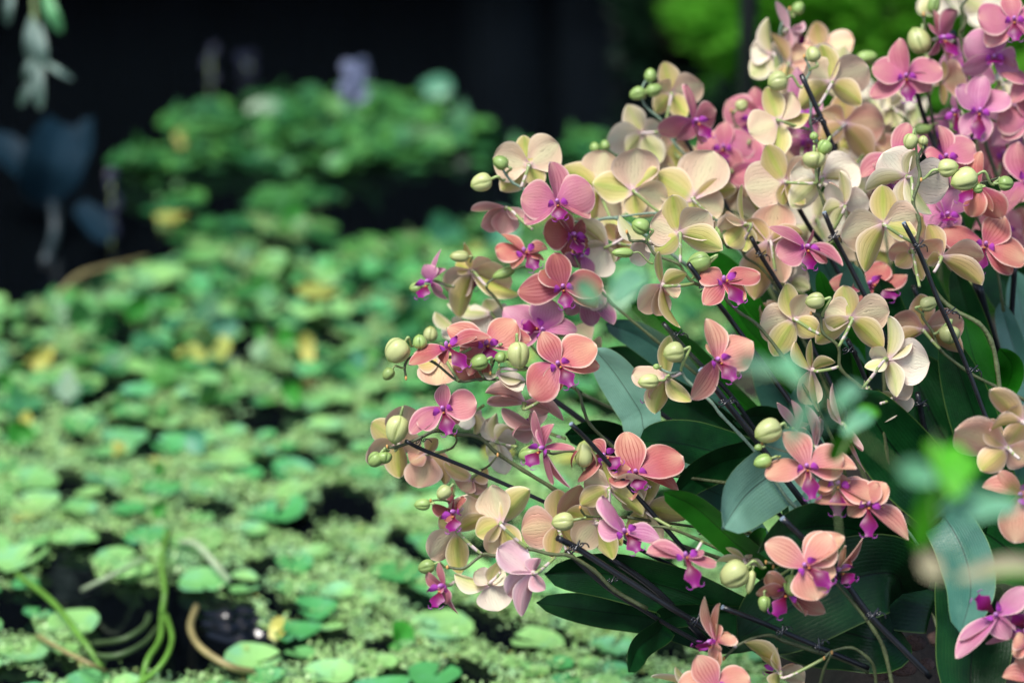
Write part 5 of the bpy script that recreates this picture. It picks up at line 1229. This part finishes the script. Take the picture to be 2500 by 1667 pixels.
# duckweed
n = 420000; Xd = g.uniform(-1.3, .42, n); Yd = g.uniform(3.35, 5.6, n)
okd = in_mat(Xd, Yd)
cl = np.sin(Xd*23+np.sin(Yd*17)*1.5)+np.sin(Yd*29+np.sin(Xd*13)*2)+.8*np.sin(Xd*61+Yd*47)
okd &= (cl+g.normal(size=n)*.4 > np.where(Yd > 4.7, .7, np.where(Yd > 4.3, .1, -.45))); Xd, Yd = Xd[okd], Yd[okd]; n = len(Xd)
rd = g.uniform(.0012, .0031, n); a0 = g.uniform(0, 6.28, n); zd = g.uniform(.001, .007, n)+np.where(g.random(n) < .15, .010, 0)+.005*np.clip(np.sin(Xd*40)*np.sin(Yd*37), 0, 1)
tx, ty = g.normal(size=n)*.35, g.normal(size=n)*.35
ang = a0[:, None]+np.arange(5)[None]*2*math.pi/5
ox, oy = np.cos(ang)*rd[:, None], np.sin(ang)*rd[:, None]
P = np.stack([Xd[:, None]+ox, Yd[:, None]+oy, zd[:, None]+ox*tx[:, None]+oy*ty[:, None]], 2).reshape(-1, 3)
fast_mesh('duckweed', P, np.arange(n*5).reshape(n, 5), M_WEED, 'stuff', 'fine duckweed covering the water between the leaves', 'duckweed')

# curved stalks over the black water at the bottom left
M_STK = {'g': simple('stalk_bright_green', (.11, .26, .035), .4, .4, .2, 30), 't': simple('stalk_tan', (.26, .22, .09), .5, .4, .2, 30), 'd': simple('stalk_dim_green', (.05, .09, .03), .5, .4, .2, 30), 'w': simple('stalk_pale', (.34, .44, .26), .5, .4, .2, 30)}
STK = [('g', 9, '395,1500 390,1560 360,1610 345,1667', 'thick bright green stalk standing in the black water'),
       ('g', 8, '405,1500 420,1560 395,1620 340,1670', 'green stalk bowed right beside the thick one'),
       ('t', 11, '480,1480 465,1530 490,1580 560,1625 620,1640', 'tan stalk bent like a hook over the black water'),
       ('g', 9, '40,1400 130,1470 200,1560 250,1630', 'long green stalk slanting down near the left corner'),
       ('d', 9, '230,1570 300,1560 350,1530 365,1500', 'dim green stalk arching just under the leaves'),
       ('d', 9, '200,1595 280,1600 350,1570 385,1530', 'dim brownish stalk arching below the first one'),
       ('w', 10, '440,1322 480,1328 520,1370 560,1420', 'pale bent stalk shining over the duckweed'),
       ('t', 7, '90,1550 160,1590 220,1620 260,1640', 'thin brownish stalk crossing in the bottom left corner'),
       ('g', 8, '408,1290 395,1370 402,1440 395,1500', 'broad upright green stalk covered in duckweed'),
       ('t', 8, '140,720 200,670 300,645 360,632', 'thin arching stem along the far edge of the leaves at the left'),
       ('w', 7, '200,1440 280,1400 360,1360', 'pale thin stalk lying left of the bent one')]
for mt, r, txt, lab in STK:
    pts = [tuple(map(float, p.split(','))) for p in txt.split()]; P3 = [on_level(x, y, .012+.03*math.sin(math.pi*i/(len(pts)-1))) for i, (x, y) in enumerate(pts)]
    d = to_px(P3[0])[2]; q = tube(spline(P3, 5), r*Q*d*.8, 8); tag(obj('water_plant_stalk', q[0], q[1], M_STK[mt]), lab, 'stalk', 'stalks of the water plants')
# single upright or curled leaves one can pick out on the pond
M_STAND = leaf_mat('standing_leaf', (.03, .24, .02), (.05, .34, .03), .35, .2, .5, .3)
M_STANDT = leaf_mat('standing_leaf_teal', (.06, .26, .14), (.09, .32, .18), .35, .2, .6, .2)
ST = [('g', 330, 790, 330, 725, 68, 'bright green squarish leaf standing at the upper left of the pond'), ('g', 560, 730, 680, 700, 44, 'dark bright-green leaf curving right, over a teal one'),
      ('t', 540, 830, 545, 765, 84, 'teal cupped leaf under the dark curving leaf'), ('g', 15, 965, 20, 915, 60, 'vivid green leaf at the left edge, halfway down'),
      ('g', 40, 1090, 60, 1030, 76, 'dark green leaf with a yellow tip at the left edge'), ('y', 60, 1050, 80, 1020, 46, 'yellow withered leaf tip at the left edge'),
      ('t', 480, 1110, 478, 1040, 62, 'dark teal cupped leaf standing alone in the middle of the pond'), ('y', 755, 890, 740, 810, 40, 'bright yellow narrow leaf standing among green ones'),
      ('g', 690, 850, 720, 815, 60, 'green leaf leaning against the bright yellow one'), ('g', 720, 990, 700, 925, 56, 'dark green leaf standing right of the black gap'),
      ('g', 640, 840, 625, 785, 30, 'narrow green blade left of the yellow leaf'), ('y', 110, 895, 90, 855, 90, 'broad yellow-green leaf near the left edge'),
      ('g', 385, 1265, 385, 1225, 40, 'small dark green leaf low in the middle of the pond'), ('y', 290, 1115, 285, 1095, 36, 'small yellow-orange leaf on the duckweed'),
      ('g', 390, 1165, 380, 1145, 36, 'small vivid green leaf on the duckweed'), ('t', 1030, 225, 1105, 218, 60, 'teal leaf raised highest at the far right of the pond'),
      ('y', 450, 360, 450, 315, 52, 'yellow-green leaf lit at the far left of the mound'), ('g', 900, 300, 915, 262, 50, 'vivid green leaf beside the pale flower spike'),
      ('y', 670, 1560, 690, 1530, 50, 'orange-yellow leaf beside the black water at the bottom'), ('g', 990, 1580, 960, 1555, 80, 'bright green leaf near the bottom right of the pond'),
      ('g', 720, 560, 690, 530, 90, 'bright green leaf behind the upper dark gap'), ('t', 1060, 590, 1120, 545, 120, 'broad deep green leaf behind the lone pink flower'),
      ('t', 1240, 590, 1190, 555, 110, 'deep green leaf half hidden by the upper left flowers'), ('t', 900, 870, 890, 905, 80, 'dark teal leaf left of the small round buds')]
for mt, x0, y0, x1, y1, w_, lab in ST:
    a = on_level(x0, max(y0, y1), .01); d = to_px(a)[2]
    A = at(x0, y0, d); B = at(x1, y1, d-.005); t = root('standing_leaf', lab, 'leaf', tuple(a), None)
    q = tube([a-Vector((0, 0, .01)), A], .0025, 6); obj('stalk', q[0], q[1], M_TWIG, t)
    strap_leaf(t, {'g': M_STAND, 't': M_STANDT, 'y': M_PADY}[mt], [A, A.lerp(B, .5)+Vector((0, .01, .004)), B], w_/2*Q*d, random.uniform(-.5, .5), .6, 'blade', 1.8, .05)
